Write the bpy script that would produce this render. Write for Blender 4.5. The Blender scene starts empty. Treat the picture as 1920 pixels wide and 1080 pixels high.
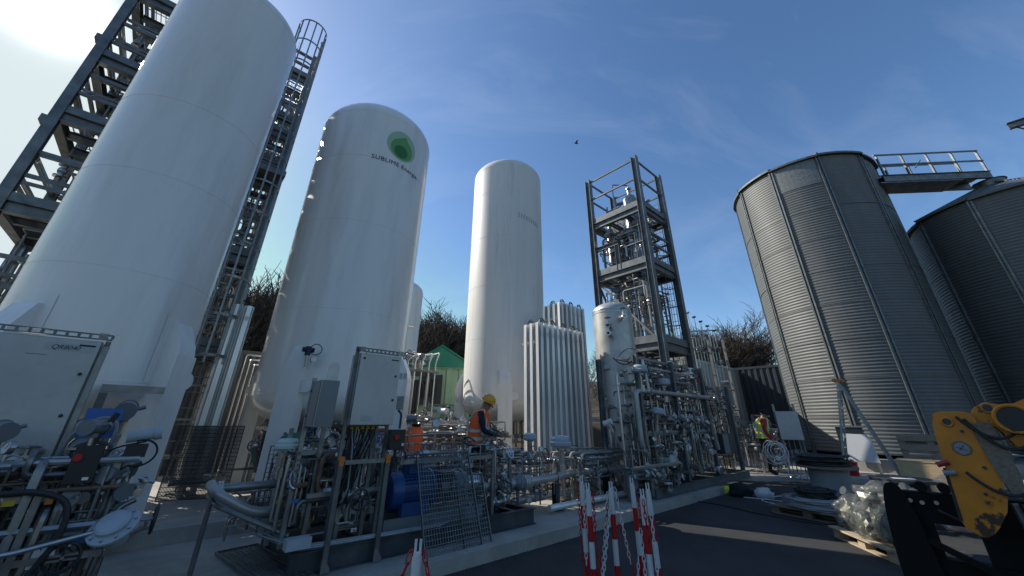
import bpy, bmesh, math, random
from mathutils import Vector, Matrix, Euler, noise
C = bpy.context; SC = C.scene; COL = SC.collection
rad = math.radians

# ------------------------------------------------------------------ camera, sky, sun, exposure
cd = bpy.data.cameras.new('camera'); cam = bpy.data.objects.new('camera', cd); COL.objects.link(cam)
cd.sensor_width = 36.0; cd.lens = 692.0 / 1920.0 * 36.0; cd.shift_y = -55.0 / 1920.0
cd.clip_start = 0.05; cd.clip_end = 6000.0
cam.matrix_world = Matrix(((0.99995, -0.00952, 0.0, 0), (-0.00383, -0.40222, -0.91554, 0), (0.00872, 0.91549, -0.40224, 1.55), (0, 0, 0, 1)))
SC.camera = cam
SUN_EL, SUN_AZ = rad(35.9), rad(-62.5)            # azimuth from +Y towards +X
sun_dir = Vector((math.cos(SUN_EL) * math.sin(SUN_AZ), math.cos(SUN_EL) * math.cos(SUN_AZ), math.sin(SUN_EL)))
world = bpy.data.worlds.new('World'); SC.world = world; world.use_nodes = True
nt = world.node_tree; nt.nodes.clear()
def wn(t, **k):
    n = nt.nodes.new(t)
    for a, b in k.items(): setattr(n, a, b)
    return n
out = wn('ShaderNodeOutputWorld'); bg = wn('ShaderNodeBackground'); bg.inputs[1].default_value = 0.124
sky = wn('ShaderNodeTexSky', sky_type='NISHITA', sun_disc=False, sun_elevation=SUN_EL, sun_rotation=SUN_AZ,
         altitude=200.0, air_density=1.0, dust_density=0.4, ozone_density=3.1)
tc = wn('ShaderNodeTexCoord')
# thin high cloud: stretched wisps, and the bright aureole they make round the sun
mp = wn('ShaderNodeMapping'); mp.inputs['Rotation'].default_value = (0.3, 0.5, 0.6); mp.inputs['Scale'].default_value = (1.2, 5.0, 3.2)
nz = wn('ShaderNodeTexNoise'); nz.inputs['Scale'].default_value = 1.5; nz.inputs['Detail'].default_value = 9.0; nz.inputs['Roughness'].default_value = 0.62; nz.inputs['Distortion'].default_value = 0.7
rmp = wn('ShaderNodeValToRGB'); rmp.color_ramp.elements[0].position = 0.50; rmp.color_ramp.elements[1].position = 0.80
rmp.color_ramp.elements[1].color = (0.065, 0.065, 0.065, 1)
dt = wn('ShaderNodeVectorMath', operation='DOT_PRODUCT'); dt.inputs[1].default_value = sun_dir
nrm = wn('ShaderNodeVectorMath', operation='NORMALIZE')
cl = wn('ShaderNodeMath', operation='MAXIMUM'); cl.inputs[1].default_value = 0.0
p1 = wn('ShaderNodeMath', operation='POWER'); p1.inputs[1].default_value = 1150.0
p2 = wn('ShaderNodeMath', operation='POWER'); p2.inputs[1].default_value = 5.0
m1 = wn('ShaderNodeMath', operation='MULTIPLY'); m1.inputs[1].default_value = 20.0
m2 = wn('ShaderNodeMath', operation='MULTIPLY_ADD'); m2.inputs[1].default_value = 0.55
mixc = wn('ShaderNodeMix', data_type='RGBA'); mixc.inputs['B'].default_value = (7.0, 7.3, 7.8, 1)
addc = wn('ShaderNodeMix', data_type='RGBA', blend_type='ADD'); addc.inputs['Factor'].default_value = 1.0
scl = wn('ShaderNodeVectorMath', operation='SCALE'); scl.inputs[0].default_value = (1.0, 0.99, 0.93)
hs = wn('ShaderNodeHueSaturation'); hs.inputs['Saturation'].default_value = 1.11
L = nt.links.new
L(tc.outputs['Generated'], mp.inputs[0]); L(mp.outputs[0], nz.inputs['Vector']); L(nz.outputs['Fac'], rmp.inputs[0])
L(tc.outputs['Generated'], nrm.inputs[0]); L(nrm.outputs[0], dt.inputs[0]); L(dt.outputs['Value'], cl.inputs[0])
L(cl.outputs[0], p1.inputs[0]); L(cl.outputs[0], p2.inputs[0]); L(p1.outputs[0], m1.inputs[0])
L(p2.outputs[0], m2.inputs[0]); L(m1.outputs[0], m2.inputs[2]); L(m2.outputs[0], scl.inputs['Scale'])
vmin = wn('ShaderNodeVectorMath', operation='MINIMUM'); vmin.inputs[1].default_value = (3.9, 4.5, 4.75)
L(sky.outputs[0], hs.inputs['Color']); L(hs.outputs[0], vmin.inputs[0]); L(vmin.outputs[0], mixc.inputs['A']); L(rmp.outputs[0], mixc.inputs['Factor'])
L(mixc.outputs['Result'], addc.inputs['A']); L(scl.outputs[0], addc.inputs['B']); L(addc.outputs['Result'], bg.inputs[0]); L(bg.outputs[0], out.inputs[0])
sl = bpy.data.lights.new('sun', 'SUN'); sl.energy = 4.2; sl.angle = rad(0.53); sl.color = (1.0, 0.95, 0.86)
so = bpy.data.objects.new('sun', sl); COL.objects.link(so); so.rotation_euler = (-sun_dir).to_track_quat('-Z', 'Y').to_euler(); so.location = (0, 0, 60)
SC.view_settings.view_transform = 'Standard'; SC.view_settings.look = 'None'; SC.view_settings.gamma = 1.0
SC.view_settings.use_curve_mapping = False; SC.view_settings.exposure = 0.42
SC.render.engine = 'CYCLES'
SC.cycles.max_bounces = 8; SC.cycles.transparent_max_bounces = 16

# ------------------------------------------------------------------ frames
PHI = rad(48.3); ROT = rad(90 - 48.3)
KX, KY = -0.781, 5.01
UX, UY = math.sin(PHI), math.cos(PHI)
def S(u, v, z=0.0): return Vector((KX + UX * u - UY * v, KY + UY * u + UX * v, z))
def XY(x, y):
    a, b = x - KX, y - KY
    return a * UX + b * UY, -a * UY + b * UX

# ------------------------------------------------------------------ materials
MATS = {}
def mat(name, col, rough=0.5, metal=0.0, var=0.0, scale=6.0, bump=0.0, bscale=40.0, dirt=None, dscale=1.5, dpos=(0.5, 0.75), coat=0.0,
        spec=None, stretch=None, trans=0.0, alpha=1.0, rvar=0.0, coords='Object', orand=0.0):
    m = bpy.data.materials.new(name); m.use_nodes = True; last = None; MATS[name] = m
    t = m.node_tree; b = t.nodes['Principled BSDF']; l = t.links.new
    b.inputs['Base Color'].default_value = (*col, 1); b.inputs['Roughness'].default_value = rough; b.inputs['Metallic'].default_value = metal
    b.inputs['Coat Weight'].default_value = coat; b.inputs['Coat Roughness'].default_value = 0.12
    if spec is not None: b.inputs['Specular IOR Level'].default_value = spec
    if trans: b.inputs['Transmission Weight'].default_value = trans
    if alpha < 1: b.inputs['Alpha'].default_value = alpha
    if var or bump or dirt or rvar:
        g = t.nodes.new('ShaderNodeTexCoord'); src = g.outputs[coords]
        if stretch:
            mpn = t.nodes.new('ShaderNodeMapping'); mpn.inputs['Scale'].default_value = stretch; l(src, mpn.inputs[0]); src = mpn.outputs[0]
        last = None
        if var:
            n = t.nodes.new('ShaderNodeTexNoise'); n.inputs['Scale'].default_value = scale; n.inputs['Detail'].default_value = 6; n.inputs['Roughness'].default_value = 0.6; l(src, n.inputs['Vector'])
            r = t.nodes.new('ShaderNodeValToRGB'); r.color_ramp.elements[0].position = 0.32; r.color_ramp.elements[1].position = 0.7
            r.color_ramp.elements[0].color = (*[c * (1 - var) for c in col], 1); r.color_ramp.elements[1].color = (*[min(1, c * (1 + var)) for c in col], 1)
            l(n.outputs['Fac'], r.inputs[0]); last = r.outputs[0]
        if dirt:
            n = t.nodes.new('ShaderNodeTexNoise'); n.inputs['Scale'].default_value = dscale; n.inputs['Detail'].default_value = 8; n.inputs['Roughness'].default_value = 0.68; l(src, n.inputs['Vector'])
            r = t.nodes.new('ShaderNodeValToRGB'); r.color_ramp.elements[0].position = dpos[0]; r.color_ramp.elements[1].position = dpos[1]
            l(n.outputs['Fac'], r.inputs[0])
            mx = t.nodes.new('ShaderNodeMix'); mx.data_type = 'RGBA'; l(r.outputs[0], mx.inputs['Factor'])
            if last: l(last, mx.inputs['A'])
            else: mx.inputs['A'].default_value = (*col, 1)
            mx.inputs['B'].default_value = (*dirt, 1); last = mx.outputs['Result']
        if orand and last:
            oi = t.nodes.new('ShaderNodeObjectInfo'); mr = t.nodes.new('ShaderNodeMapRange'); mr.inputs[3].default_value = 1 - orand; mr.inputs[4].default_value = 1 + orand; l(oi.outputs['Random'], mr.inputs[0])
            sv = t.nodes.new('ShaderNodeVectorMath'); sv.operation = 'SCALE'; l(last, sv.inputs[0]); l(mr.outputs[0], sv.inputs['Scale']); last = sv.outputs[0]
        if last: l(last, b.inputs['Base Color'])
        if rvar:
            n = t.nodes.new('ShaderNodeTexNoise'); n.inputs['Scale'].default_value = scale * 0.7; n.inputs['Detail'].default_value = 4; l(src, n.inputs['Vector'])
            mr = t.nodes.new('ShaderNodeMapRange'); mr.inputs[3].default_value = max(0.05, rough - rvar); mr.inputs[4].default_value = min(1, rough + rvar); l(n.outputs['Fac'], mr.inputs[0]); l(mr.outputs[0], b.inputs['Roughness'])
        if bump:
            n = t.nodes.new('ShaderNodeTexNoise'); n.inputs['Scale'].default_value = bscale; n.inputs['Detail'].default_value = 5; l(g.outputs[coords], n.inputs['Vector'])
            bp = t.nodes.new('ShaderNodeBump'); bp.inputs['Strength'].default_value = bump; bp.inputs['Distance'].default_value = 0.02; l(n.outputs['Fac'], bp.inputs['Height']); l(bp.outputs[0], b.inputs['Normal'])
    return m
mat('white_paint', (0.79, 0.765, 0.725), 0.32, 0, var=0.06, scale=0.7, dirt=(0.55, 0.54, 0.51), dscale=1.1, dpos=(0.50, 0.85), coat=0.35, stretch=(1.6, 1.6, 0.22), bump=0.03, bscale=3.0)
mat('white_old_paint', (0.72, 0.695, 0.65), 0.5, 0, var=0.07, scale=1.2, dirt=(0.36, 0.37, 0.36), dscale=1.3, dpos=(0.54, 0.9), stretch=(2.2, 2.2, 0.16), bump=0.05, bscale=4.0)
mat('weld', (0.5, 0.52, 0.53), 0.5)
mat('galv', (0.27, 0.275, 0.27), 0.42, 0.65, var=0.22, scale=9, rvar=0.12, orand=0.2)
mat('galv_dark', (0.165, 0.172, 0.172), 0.45, 0.55, var=0.3, scale=5, rvar=0.12)
mat('tower_steel', (0.15, 0.165, 0.172), 0.5, 0.35, var=0.3, scale=4, dirt=(0.20, 0.21, 0.21), dscale=3.0, dpos=(0.55, 0.8))
mat('stainless', (0.44, 0.435, 0.42), 0.3, 0.8, var=0.1, scale=5, rvar=0.1, stretch=(1, 1, 0.3), orand=0.25)
mat('stainless_dull', (0.47, 0.46, 0.44), 0.45, 0.55, var=0.16, scale=3, rvar=0.1, dirt=(0.28, 0.28, 0.27), dscale=2.2, dpos=(0.55, 0.85), orand=0.15)
mat('pipe_steel', (0.23, 0.23, 0.225), 0.36, 0.85, var=0.2, scale=12, rvar=0.1, orand=0.35)
mat('aluminium', (0.82, 0.81, 0.785), 0.38, 0.45, var=0.12, scale=2.2, rvar=0.1, stretch=(3, 3, 0.4), orand=0.14)
mat('silo_steel', (0.115, 0.119, 0.117), 0.55, 0.12, var=0.14, scale=1.2, rvar=0.08, dirt=(0.085, 0.09, 0.085), dscale=1.0, dpos=(0.5, 0.9), stretch=(1, 1, 0.35), orand=0.16)
mat('silo_patch', (0.19, 0.20, 0.195), 0.55, 0.4, var=0.25, scale=14)
mat('dark_steel', (0.035, 0.042, 0.048), 0.45, 0.2, var=0.25, scale=8)
mat('anthracite', (0.045, 0.055, 0.065), 0.42, 0.0, var=0.2, scale=3, dirt=(0.09, 0.09, 0.09), dscale=3)
mat('black_plastic', (0.018, 0.018, 0.019), 0.45)
mat('rubber', (0.02, 0.02, 0.021), 0.6)
mat('grey_plastic', (0.36, 0.40, 0.43), 0.45, 0, var=0.1)
mat('cabinet_grey', (0.43, 0.435, 0.43), 0.38, 0.25, var=0.14, scale=1.6, dirt=(0.34, 0.335, 0.315), dscale=5, dpos=(0.55, 0.8), rvar=0.08)
mat('box_grey', (0.17, 0.19, 0.205), 0.4, 0.2, var=0.12, scale=2)
mat('pale_green', (0.45, 0.55, 0.52), 0.4)
mat('motor_blue', (0.018, 0.065, 0.20), 0.38, 0.0, var=0.15)
mat('valve_blue', (0.03, 0.12, 0.38), 0.4)
mat('valve_green', (0.02, 0.12, 0.07), 0.4)
mat('label_tan', (0.30, 0.27, 0.23), 0.6, var=0.3, scale=40)
mat('label_tape', (0.40, 0.44, 0.43), 0.5, var=0.06)
mat('paper_white', (0.75, 0.75, 0.73), 0.6)
mat('ink', (0.012, 0.014, 0.02), 0.6)
mat('navy_ink', (0.01, 0.014, 0.05), 0.5)
mat('logo_pale', (0.33, 0.50, 0.33), 0.4)
mat('logo_mid', (0.12, 0.32, 0.09), 0.4)
mat('logo_dark', (0.025, 0.15, 0.025), 0.4)
mat('green_clad', (0.27, 0.42, 0.28), 0.5, 0.0, var=0.14, scale=2, dirt=(0.20, 0.30, 0.20), dscale=2.0, stretch=(2, 2, 0.3))
mat('green_tarp', (0.012, 0.17, 0.11), 0.45, var=0.12, scale=2)
mat('navy_clad', (0.028, 0.036, 0.048), 0.45, var=0.15, scale=2)
mat('grey_clad', (0.28, 0.30, 0.31), 0.5, 0.2, var=0.14, scale=2, stretch=(2, 2, 0.3))
mat('concrete', (0.38, 0.355, 0.31), 0.85, 0, var=0.14, scale=2.5, bump=0.25, bscale=30, dirt=(0.21, 0.195, 0.165), dscale=0.9, dpos=(0.46, 0.78))
mat('concrete_wall', (0.24, 0.23, 0.21), 0.85, 0, var=0.16, scale=2.5, bump=0.3, bscale=25, dirt=(0.19, 0.18, 0.165), dscale=1.4)
mat('asphalt', (0.022, 0.0225, 0.023), 0.85, 0, var=0.3, scale=45, bump=0.5, bscale=120, dirt=(0.050, 0.049, 0.046), dscale=0.55, dpos=(0.44, 0.72))
mat('earth', (0.075, 0.062, 0.04), 0.9, 0, var=0.3, scale=0.4, bump=0.4, bscale=4)
mat('bark', (0.055, 0.045, 0.036), 0.9, 0, var=0.25, scale=8)
mat('twig', (0.060, 0.044, 0.032), 0.9, 0, var=0.3, scale=2)
mat('ivy', (0.045, 0.065, 0.02), 0.8, 0, var=0.4, scale=2)
mat('yellow_paint', (0.58, 0.205, 0.010), 0.42, 0, var=0.14, scale=6, dirt=(0.045, 0.026, 0.015), dscale=3.4, dpos=(0.56, 0.60), bump=0.06, bscale=30)
mat('wood_pale', (0.50, 0.36, 0.20), 0.7, 0, var=0.2, scale=5, stretch=(1, 10, 10), dirt=(0.33, 0.2, 0.1), dscale=2.2, dpos=(0.6, 0.72))
mat('wood_grey', (0.19, 0.155, 0.115), 0.8, 0, var=0.3, scale=6, stretch=(1, 10, 10))
mat('wood_light', (0.42, 0.33, 0.22), 0.75, 0, var=0.25, scale=6, stretch=(1, 9, 9))
mat('red_plastic', (0.40, 0.010, 0.012), 0.38)
mat('white_plastic', (0.60, 0.60, 0.59), 0.38)
mat('orange_fabric', (0.90, 0.14, 0.025), 0.7, var=0.08, scale=8)
mat('yellow_fabric', (0.66, 0.74, 0.05), 0.7, var=0.08, scale=8)
mat('reflective', (0.55, 0.55, 0.52), 0.35, 0.3)
mat('navy_fabric', (0.012, 0.014, 0.024), 0.85)
mat('black_fabric', (0.010, 0.010, 0.012), 0.85)
mat('red_fabric', (0.35, 0.03, 0.03), 0.8)
mat('skin', (0.34, 0.19, 0.13), 0.5)
mat('helmet', (0.70, 0.33, 0.01), 0.3, coat=0.3)
mat('orange_cap', (0.60, 0.20, 0.035), 0.5)
mat('cable_grey', (0.24, 0.25, 0.26), 0.5)
mat('cable_white', (0.62, 0.62, 0.62), 0.5)
mat('gland_yellow', (0.55, 0.45, 0.03), 0.5)
mat('plastic_film', (0.30, 0.32, 0.32), 0.24, 0.0, var=0.25, scale=9, trans=0.5, alpha=0.36, bump=0.6, bscale=14, spec=0.8)
mat('foil', (0.13, 0.13, 0.095), 0.35, 0.4, var=0.6, scale=22)
mat('red_cable', (0.30, 0.02, 0.02), 0.5)
mat('insulation', (0.30, 0.30, 0.29), 0.7, 0, var=0.12, scale=8)
mat('tag_yellow', (0.55, 0.40, 0.03), 0.5)
mat('tag_blue', (0.03, 0.12, 0.35), 0.5)
mat('rust_pipe', (0.16, 0.10, 0.07), 0.7, 0.2, var=0.4, scale=14)
mat('black_steel', (0.007, 0.007, 0.007), 0.75, 0, spec=0.25)
mat('cloud', (0.9, 0.9, 0.9), 1.0, alpha=0.55)

# ------------------------------------------------------------------ mesh builder
def basis(d, up=None):
    d = d.normalized(); up = Vector(up) if up is not None else (Vector((0, 0, 1)) if abs(d.z) < 0.95 else Vector((1, 0, 0)))
    x = up.cross(d)
    if x.length < 1e-5: x = Vector((1, 0, 0)).cross(d)
    x.normalize(); y = d.cross(x); return x, y, d
def fil(pts, r, k=3):
    pts = [Vector(p) for p in pts]
    if len(pts) < 3: return pts
    o = [pts[0]]
    for i in range(1, len(pts) - 1):
        a, b, c = pts[i - 1], pts[i], pts[i + 1]; d1, d2 = (a - b), (c - b)
        q = min(r, d1.length * .48, d2.length * .48); s, e = b + d1.normalized() * q, b + d2.normalized() * q
        for j in range(k + 1):
            t = j / k; o.append(s * (1 - t) ** 2 + b * 2 * t * (1 - t) + e * t * t)
    o.append(pts[-1]); return o
class MB:
    def __init__(s, M=None): s.v = []; s.f = []; s.M = M; s.mi = []; s.cm = 0
    def add(s, vs, fs):
        n = len(s.v)
        if s.M is not None: vs = [s.M @ Vector(q) for q in vs]
        s.v.extend([tuple(q) for q in vs]); s.f.extend([tuple(i + n for i in f) for f in fs]); s.mi.extend([s.cm] * len(fs)); return s
    def box(s, x0, x1, y0, y1, z0, z1):
        return s.add([(x0, y0, z0), (x1, y0, z0), (x1, y1, z0), (x0, y1, z0), (x0, y0, z1), (x1, y0, z1), (x1, y1, z1), (x0, y1, z1)],
                     [(0, 3, 2, 1), (4, 5, 6, 7), (0, 1, 5, 4), (1, 2, 6, 5), (2, 3, 7, 6), (3, 0, 4, 7)])
    def cbox(s, c, sx, sy, sz): return s.box(c[0] - sx / 2, c[0] + sx / 2, c[1] - sy / 2, c[1] + sy / 2, c[2] - sz / 2, c[2] + sz / 2)
    def bar(s, p0, p1, w, h, up=None, ox=0, oy=0):
        p0, p1 = Vector(p0), Vector(p1); x, y, d = basis(p1 - p0, up)
        vs = []
        for p in (p0, p1):
            for a, b in ((-1, -1), (1, -1), (1, 1), (-1, 1)): vs.append(p + x * (a * w / 2 + ox) + y * (b * h / 2 + oy))
        return s.add(vs, [(0, 3, 2, 1), (4, 5, 6, 7), (0, 1, 5, 4), (1, 2, 6, 5), (2, 3, 7, 6), (3, 0, 4, 7)])
    def hbeam(s, p0, p1, h, b, up=None, t=0.012):
        s.bar(p0, p1, t * .7, h - 2 * t, up); s.bar(p0, p1, b, t, up, 0, h / 2 - t / 2); s.bar(p0, p1, b, t, up, 0, -h / 2 + t / 2); return s
    def chan(s, p0, p1, w, h, up=None, t=0.004):     # slotted C channel
        s.bar(p0, p1, w, t, up, 0, -h / 2 + t / 2); s.bar(p0, p1, t, h - t, up, -w / 2 + t / 2, t / 2); s.bar(p0, p1, t, h - t, up, w / 2 - t / 2, t / 2); return s
    def cyl(s, p0, p1, r0, n=12, r1=None, cap=True):
        p0, p1 = Vector(p0), Vector(p1); r1 = r0 if r1 is None else r1; x, y, d = basis(p1 - p0); vs = []
        for p, r in ((p0, r0), (p1, r1)):
            for i in range(n): a = 2 * math.pi * i / n; vs.append(p + x * (r * math.cos(a)) + y * (r * math.sin(a)))
        fs = [(i, (i + 1) % n, n + (i + 1) % n, n + i) for i in range(n)]
        if cap: fs += [tuple(range(n - 1, -1, -1)), tuple(range(n, 2 * n))]
        return s.add(vs, fs)
    def tube(s, pts, r, n=7, closed=False, cap=True):
        pts = [Vector(p) for p in pts]; q = [pts[0]]
        for p in pts[1:]:
            if (p - q[-1]).length > 1e-4: q.append(p)
        pts = q; m = len(pts)
        if m < 2: return s
        rs = r if isinstance(r, (list, tuple)) else [r] * m
        vs = []; px = None
        for i, p in enumerate(pts):
            if closed: d = pts[(i + 1) % m] - pts[i - 1]
            else: d = pts[min(i + 1, m - 1)] - pts[max(i - 1, 0)]
            if d.length < 1e-6: d = Vector((0, 0, 1))
            d.normalize()
            if px is None: x, y, _ = basis(d)
            else:
                x = px - d * px.dot(d)
                if x.length < 1e-4: x, y, _ = basis(d)
                x.normalize(); y = d.cross(x)
            px = x
            for k in range(n): a = 2 * math.pi * k / n; vs.append(p + x * (rs[i] * math.cos(a)) + y * (rs[i] * math.sin(a)))
        fs = []
        for i in range(m if closed else m - 1):
            j = (i + 1) % m
            for k in range(n): fs.append((i * n + k, i * n + (k + 1) % n, j * n + (k + 1) % n, j * n + k))
        if cap and not closed: fs += [tuple(range(n - 1, -1, -1)), tuple(range((m - 1) * n, m * n))]
        return s.add(vs, fs)
    def lathe(s, prof, c=(0, 0, 0), n=32, M=None, a0=0.0, a1=2 * math.pi):
        c = Vector(c); full = abs(a1 - a0 - 2 * math.pi) < 1e-6; cols = n if full else n + 1; vs = []; fs = []
        for r, z in prof:
            for i in range(cols):
                a = a0 + (a1 - a0) * i / n; q = Vector((r * math.cos(a), r * math.sin(a), z))
                if M is not None: q = M @ q
                vs.append(c + q)
        for j in range(len(prof) - 1):
            for i in range(n):
                k = (i + 1) % cols; fs.append((j * cols + i, j * cols + k, (j + 1) * cols + k, (j + 1) * cols + i))
        return s.add(vs, fs)
    def torus(s, c, R, r, ax=(0, 0, 1), n=20, m=6, sx=1.0, sy=1.0):
        x, y, d = basis(Vector(ax)); c = Vector(c)
        return s.tube([c + x * (R * sx * math.cos(2 * math.pi * i / n)) + y * (R * sy * math.sin(2 * math.pi * i / n)) for i in range(n)], r, m, closed=True)
    def prism(s, poly, z0, z1):
        n = len(poly); vs = [(p[0], p[1], z0) for p in poly] + [(p[0], p[1], z1) for p in poly]
        return s.add(vs, [tuple(range(n - 1, -1, -1)), tuple(range(n, 2 * n))] + [(i, (i + 1) % n, n + (i + 1) % n, n + i) for i in range(n)])
    def plate(s, poly, o, ax, ay, az_, t):           # polygon in the plane (ax, ay) at o, thickness t along az_
        o, ax, ay, az_ = Vector(o), Vector(ax), Vector(ay), Vector(az_); n = len(poly)
        vs = [o + ax * p[0] + ay * p[1] for p in poly] + [o + ax * p[0] + ay * p[1] + az_ * t for p in poly]
        return s.add(vs, [tuple(range(n - 1, -1, -1)), tuple(range(n, 2 * n))] + [(i, (i + 1) % n, n + (i + 1) % n, n + i) for i in range(n)])
    def mesh(s, name, mats, off=(0, 0, 0), ang=35):
        me = bpy.data.meshes.new(name); o = Vector(off)
        me.from_pydata([(a - o.x, b - o.y, c - o.z) for a, b, c in s.v], [], s.f)
        bm = bmesh.new(); bm.from_mesh(me); bmesh.ops.recalc_face_normals(bm, faces=bm.faces); bm.to_mesh(me); bm.free()
        for m in (mats if isinstance(mats, (list, tuple)) else [mats]): me.materials.append(MATS[m] if isinstance(m, str) else m)
        if any(s.mi): me.polygons.foreach_set('material_index', s.mi)
        if ang:
            me.polygons.foreach_set('use_smooth', [True] * len(me.polygons)); me.set_sharp_from_angle(angle=rad(ang))
        me.update(); return me
def link(name, me, parent=None, M=None):
    o = bpy.data.objects.new(name, me); COL.objects.link(o)
    if parent is not None: o.parent = parent
    if M is not None: o.matrix_local = M
    return o
def tag(o, label=None, cat=None, group=None, kind=None):
    if label: o['label'] = label
    if cat: o['category'] = cat
    if group: o['group'] = group
    if kind: o['kind'] = kind
    return o
class T:
    """a thing: an Empty at its base in the site frame; parts are given in site coordinates (or local ones when loc is a world point)"""
    def __init__(s, name, label, cat, u=None, v=None, z=0.0, group=None, world=None, rot=0.0):
        e = bpy.data.objects.new(name, None); COL.objects.link(e); e.empty_display_size = 0.2; s.e = e
        if world is None: e.location = S(u, v, z); e.rotation_euler = (0, 0, ROT); s.o = Vector((u, v, z))
        else: e.location = world; e.rotation_euler = (0, 0, rot); s.o = Vector((0, 0, 0))
        tag(e, label, cat, group)
    def part(s, name, mb, m, parent=None, ang=35, label=None, kind=None):
        o = link(name, mb.mesh(name, m, s.o, ang), parent or s.e)
        if label: o['label'] = label
        if kind: o['kind'] = kind
        return o
    def inst(s, name, me, p, R=None, sc=1.0, parent=None, label=None):
        M = Matrix.Translation(Vector(p) - s.o) @ (R.to_matrix().to_4x4() if R is not None else Matrix()) @ Matrix.Diagonal((sc, sc, sc, 1))
        o = link(name, me, parent or s.e, M)
        if label: o['label'] = label
        return o
    def inst2(s, name, me, sub, p, R=None, sc=1.0, label=None):
        o = s.inst(name, me, p, R, sc, label=label)
        for n2, m2 in sub: link(n2, m2, o)
        return o
def struct(name, mb, m, ang=35):
    """setting mesh in site coordinates"""
    o = link(name, mb.mesh(name, m, (0, 0, 0), ang)); o.location = (KX, KY, 0); o.rotation_euler = (0, 0, ROT); o['kind'] = 'structure'; return o

# ------------------------------------------------------------------ the setting
b = MB()
b.add([(-600, -600, -0.004), (600, -600, -0.004), (600, 600, -0.004), (-600, 600, -0.004)], [(0, 1, 2, 3)]); o = struct('ground', b, 'earth', 0)
b = MB(); b.add([(-26, -20, 0), (40, -20, 0), (40, 22, 0), (-26, 22, 0)], [(0, 1, 2, 3)]); struct('asphalt_yard', b, 'asphalt', 0)
b = MB(); b.prism([(-9, 0), (8.05, 0), (8.5, 1.0), (10.4, 0.85), (12.35, -1.3), (16.5, -7.2), (26, -7.2), (26, 17), (-9, 17)], -0.02, 0.13); struct('concrete_pad', b, 'concrete', 20)
b = MB(); b.prism([(-8.6, 2.45), (8.3, 2.95), (8.3, 16), (-8.6, 16)], 0.131, 0.3); struct('tank_plinth', b, 'concrete', 20)
# chamfered kerb along the pad edge, in cast lengths with open joints
for k in range(9):
    b = MB(); b.box(-9 + k * 1.89, -9 + k * 1.89 + 1.88, 0.0, 0.16, 0.1305, 0.142); o = struct('kerb', b, 'concrete', 20)
b = MB(); b.box(13, 27, 2.6, 14, 0, 1.5); struct('terrace', b, 'earth', 20)
# hill and wood; the ring behind the camera is added to darken the horizon
def hill_z(x, y):
    d = math.hypot(x, y); t = max(0.0, min(1.0, (d - 30) / 55.0)); t = t * t * (3 - 2 * t)
    return t * (7.5 + 1.6 * math.sin(x * .05) + 1.2 * math.sin(y * .07 + 1)) - 0.02
hv = []; hf = []; NA, NR = 120, 18
for j in range(NR + 1):
    r = 28 + j * (120 - 28) / NR
    for i in range(NA + 1):
        a = rad(-75 + 375 * i / NA); x, y = r * math.sin(a), r * math.cos(a); hv.append((x, y, hill_z(x, y)))
for j in range(NR):
    for i in range(NA): hf.append((j * (NA + 1) + i, j * (NA + 1) + i + 1, (j + 1) * (NA + 1) + i + 1, (j + 1) * (NA + 1) + i))
b = MB(); b.add(hv, hf); o = link('hill', b.mesh('hill', 'earth')); o['kind'] = 'structure'

# ------------------------------------------------------------------ bare winter trees
def make_tree(seed, H=10.0, ivy=False):
    rnd = random.Random(seed); tr = MB(); cr = MB()
    def grow(p, d, l, r, lev):
        n = 3 if lev > 1 else 4; pts = [p]; q = p.copy(); dd = d.copy(); rs = [r]
        for i in range(n):
            dd = (dd + Vector((rnd.uniform(-.22, .22), rnd.uniform(-.22, .22), rnd.uniform(-.02, .16)))).normalized(); q = q + dd * (l / n); pts.append(q.copy()); rs.append(r * (1 - .55 * (i + 1) / n))
        (tr if lev < 2 else cr).tube(pts, rs, 5 if lev < 1 else 3, cap=False)
        if lev >= 4: return
        kids = (9, 6, 5, 4)[lev]
        for k in range(kids):
            t = (0.35 if lev == 0 else 0.2) + (0.65 if lev == 0 else .8) * (k + rnd.random()) / kids; i = min(int(t * n), n - 1); f = t * n - i; s = pts[i].lerp(pts[i + 1], f)
            x, y, z = basis(dd); a = rnd.uniform(0, 6.28); sp = rnd.uniform(.35, .85)
            nd = (dd * (1 - sp * .45) + (x * math.cos(a) + y * math.sin(a)) * sp + Vector((0, 0, .12))).normalized()
            grow(s, nd, l * rnd.uniform(.5, .72), max(r * .5, .026), lev + 1)
    grow(Vector((0, 0, -.3)), Vector((rnd.uniform(-.06, .06), rnd.uniform(-.06, .06), 1)), H * .62, H * .022, 0)
    iv = None
    if ivy:
        iv = MB()
        for k in range(700):
            z = rnd.uniform(.3, H * .62); rr = rnd.uniform(.1, 1.0) * (1.2 - z / H); a = rnd.uniform(0, 6.28); c = Vector((rr * math.cos(a), rr * math.sin(a), z)); x, y, w = basis(Vector((rnd.uniform(-1, 1), rnd.uniform(-1, 1), rnd.uniform(-.3, 1)))); q = .14
            iv.add([c - x * q, c + y * q, c + x * q, c - y * q], [(0, 1, 2, 3)])
    return tr.mesh('trunk', 'bark', ang=0), cr.mesh('crown', 'twig', ang=0), (iv.mesh('ivy', 'ivy', ang=0) if iv else None)
TV = [make_tree(11), make_tree(12), make_tree(13, ivy=True), make_tree(14), make_tree(15, 9)]
rt = random.Random(5)
def place_tree(x, y, sc, k, label, group, name='bare_tree'):
    e = bpy.data.objects.new(name, None); COL.objects.link(e); e.location = (x, y, hill_z(x, y)); e.rotation_euler = (0, 0, rt.uniform(0, 6.28)); e.scale = (sc * 1.15, sc * 1.15, sc)
    tag(e, label, 'tree', group); a, c, iv = TV[k]; link('trunk', a, e); link('crown', c, e)
    if iv: link('ivy', iv, e)
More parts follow.
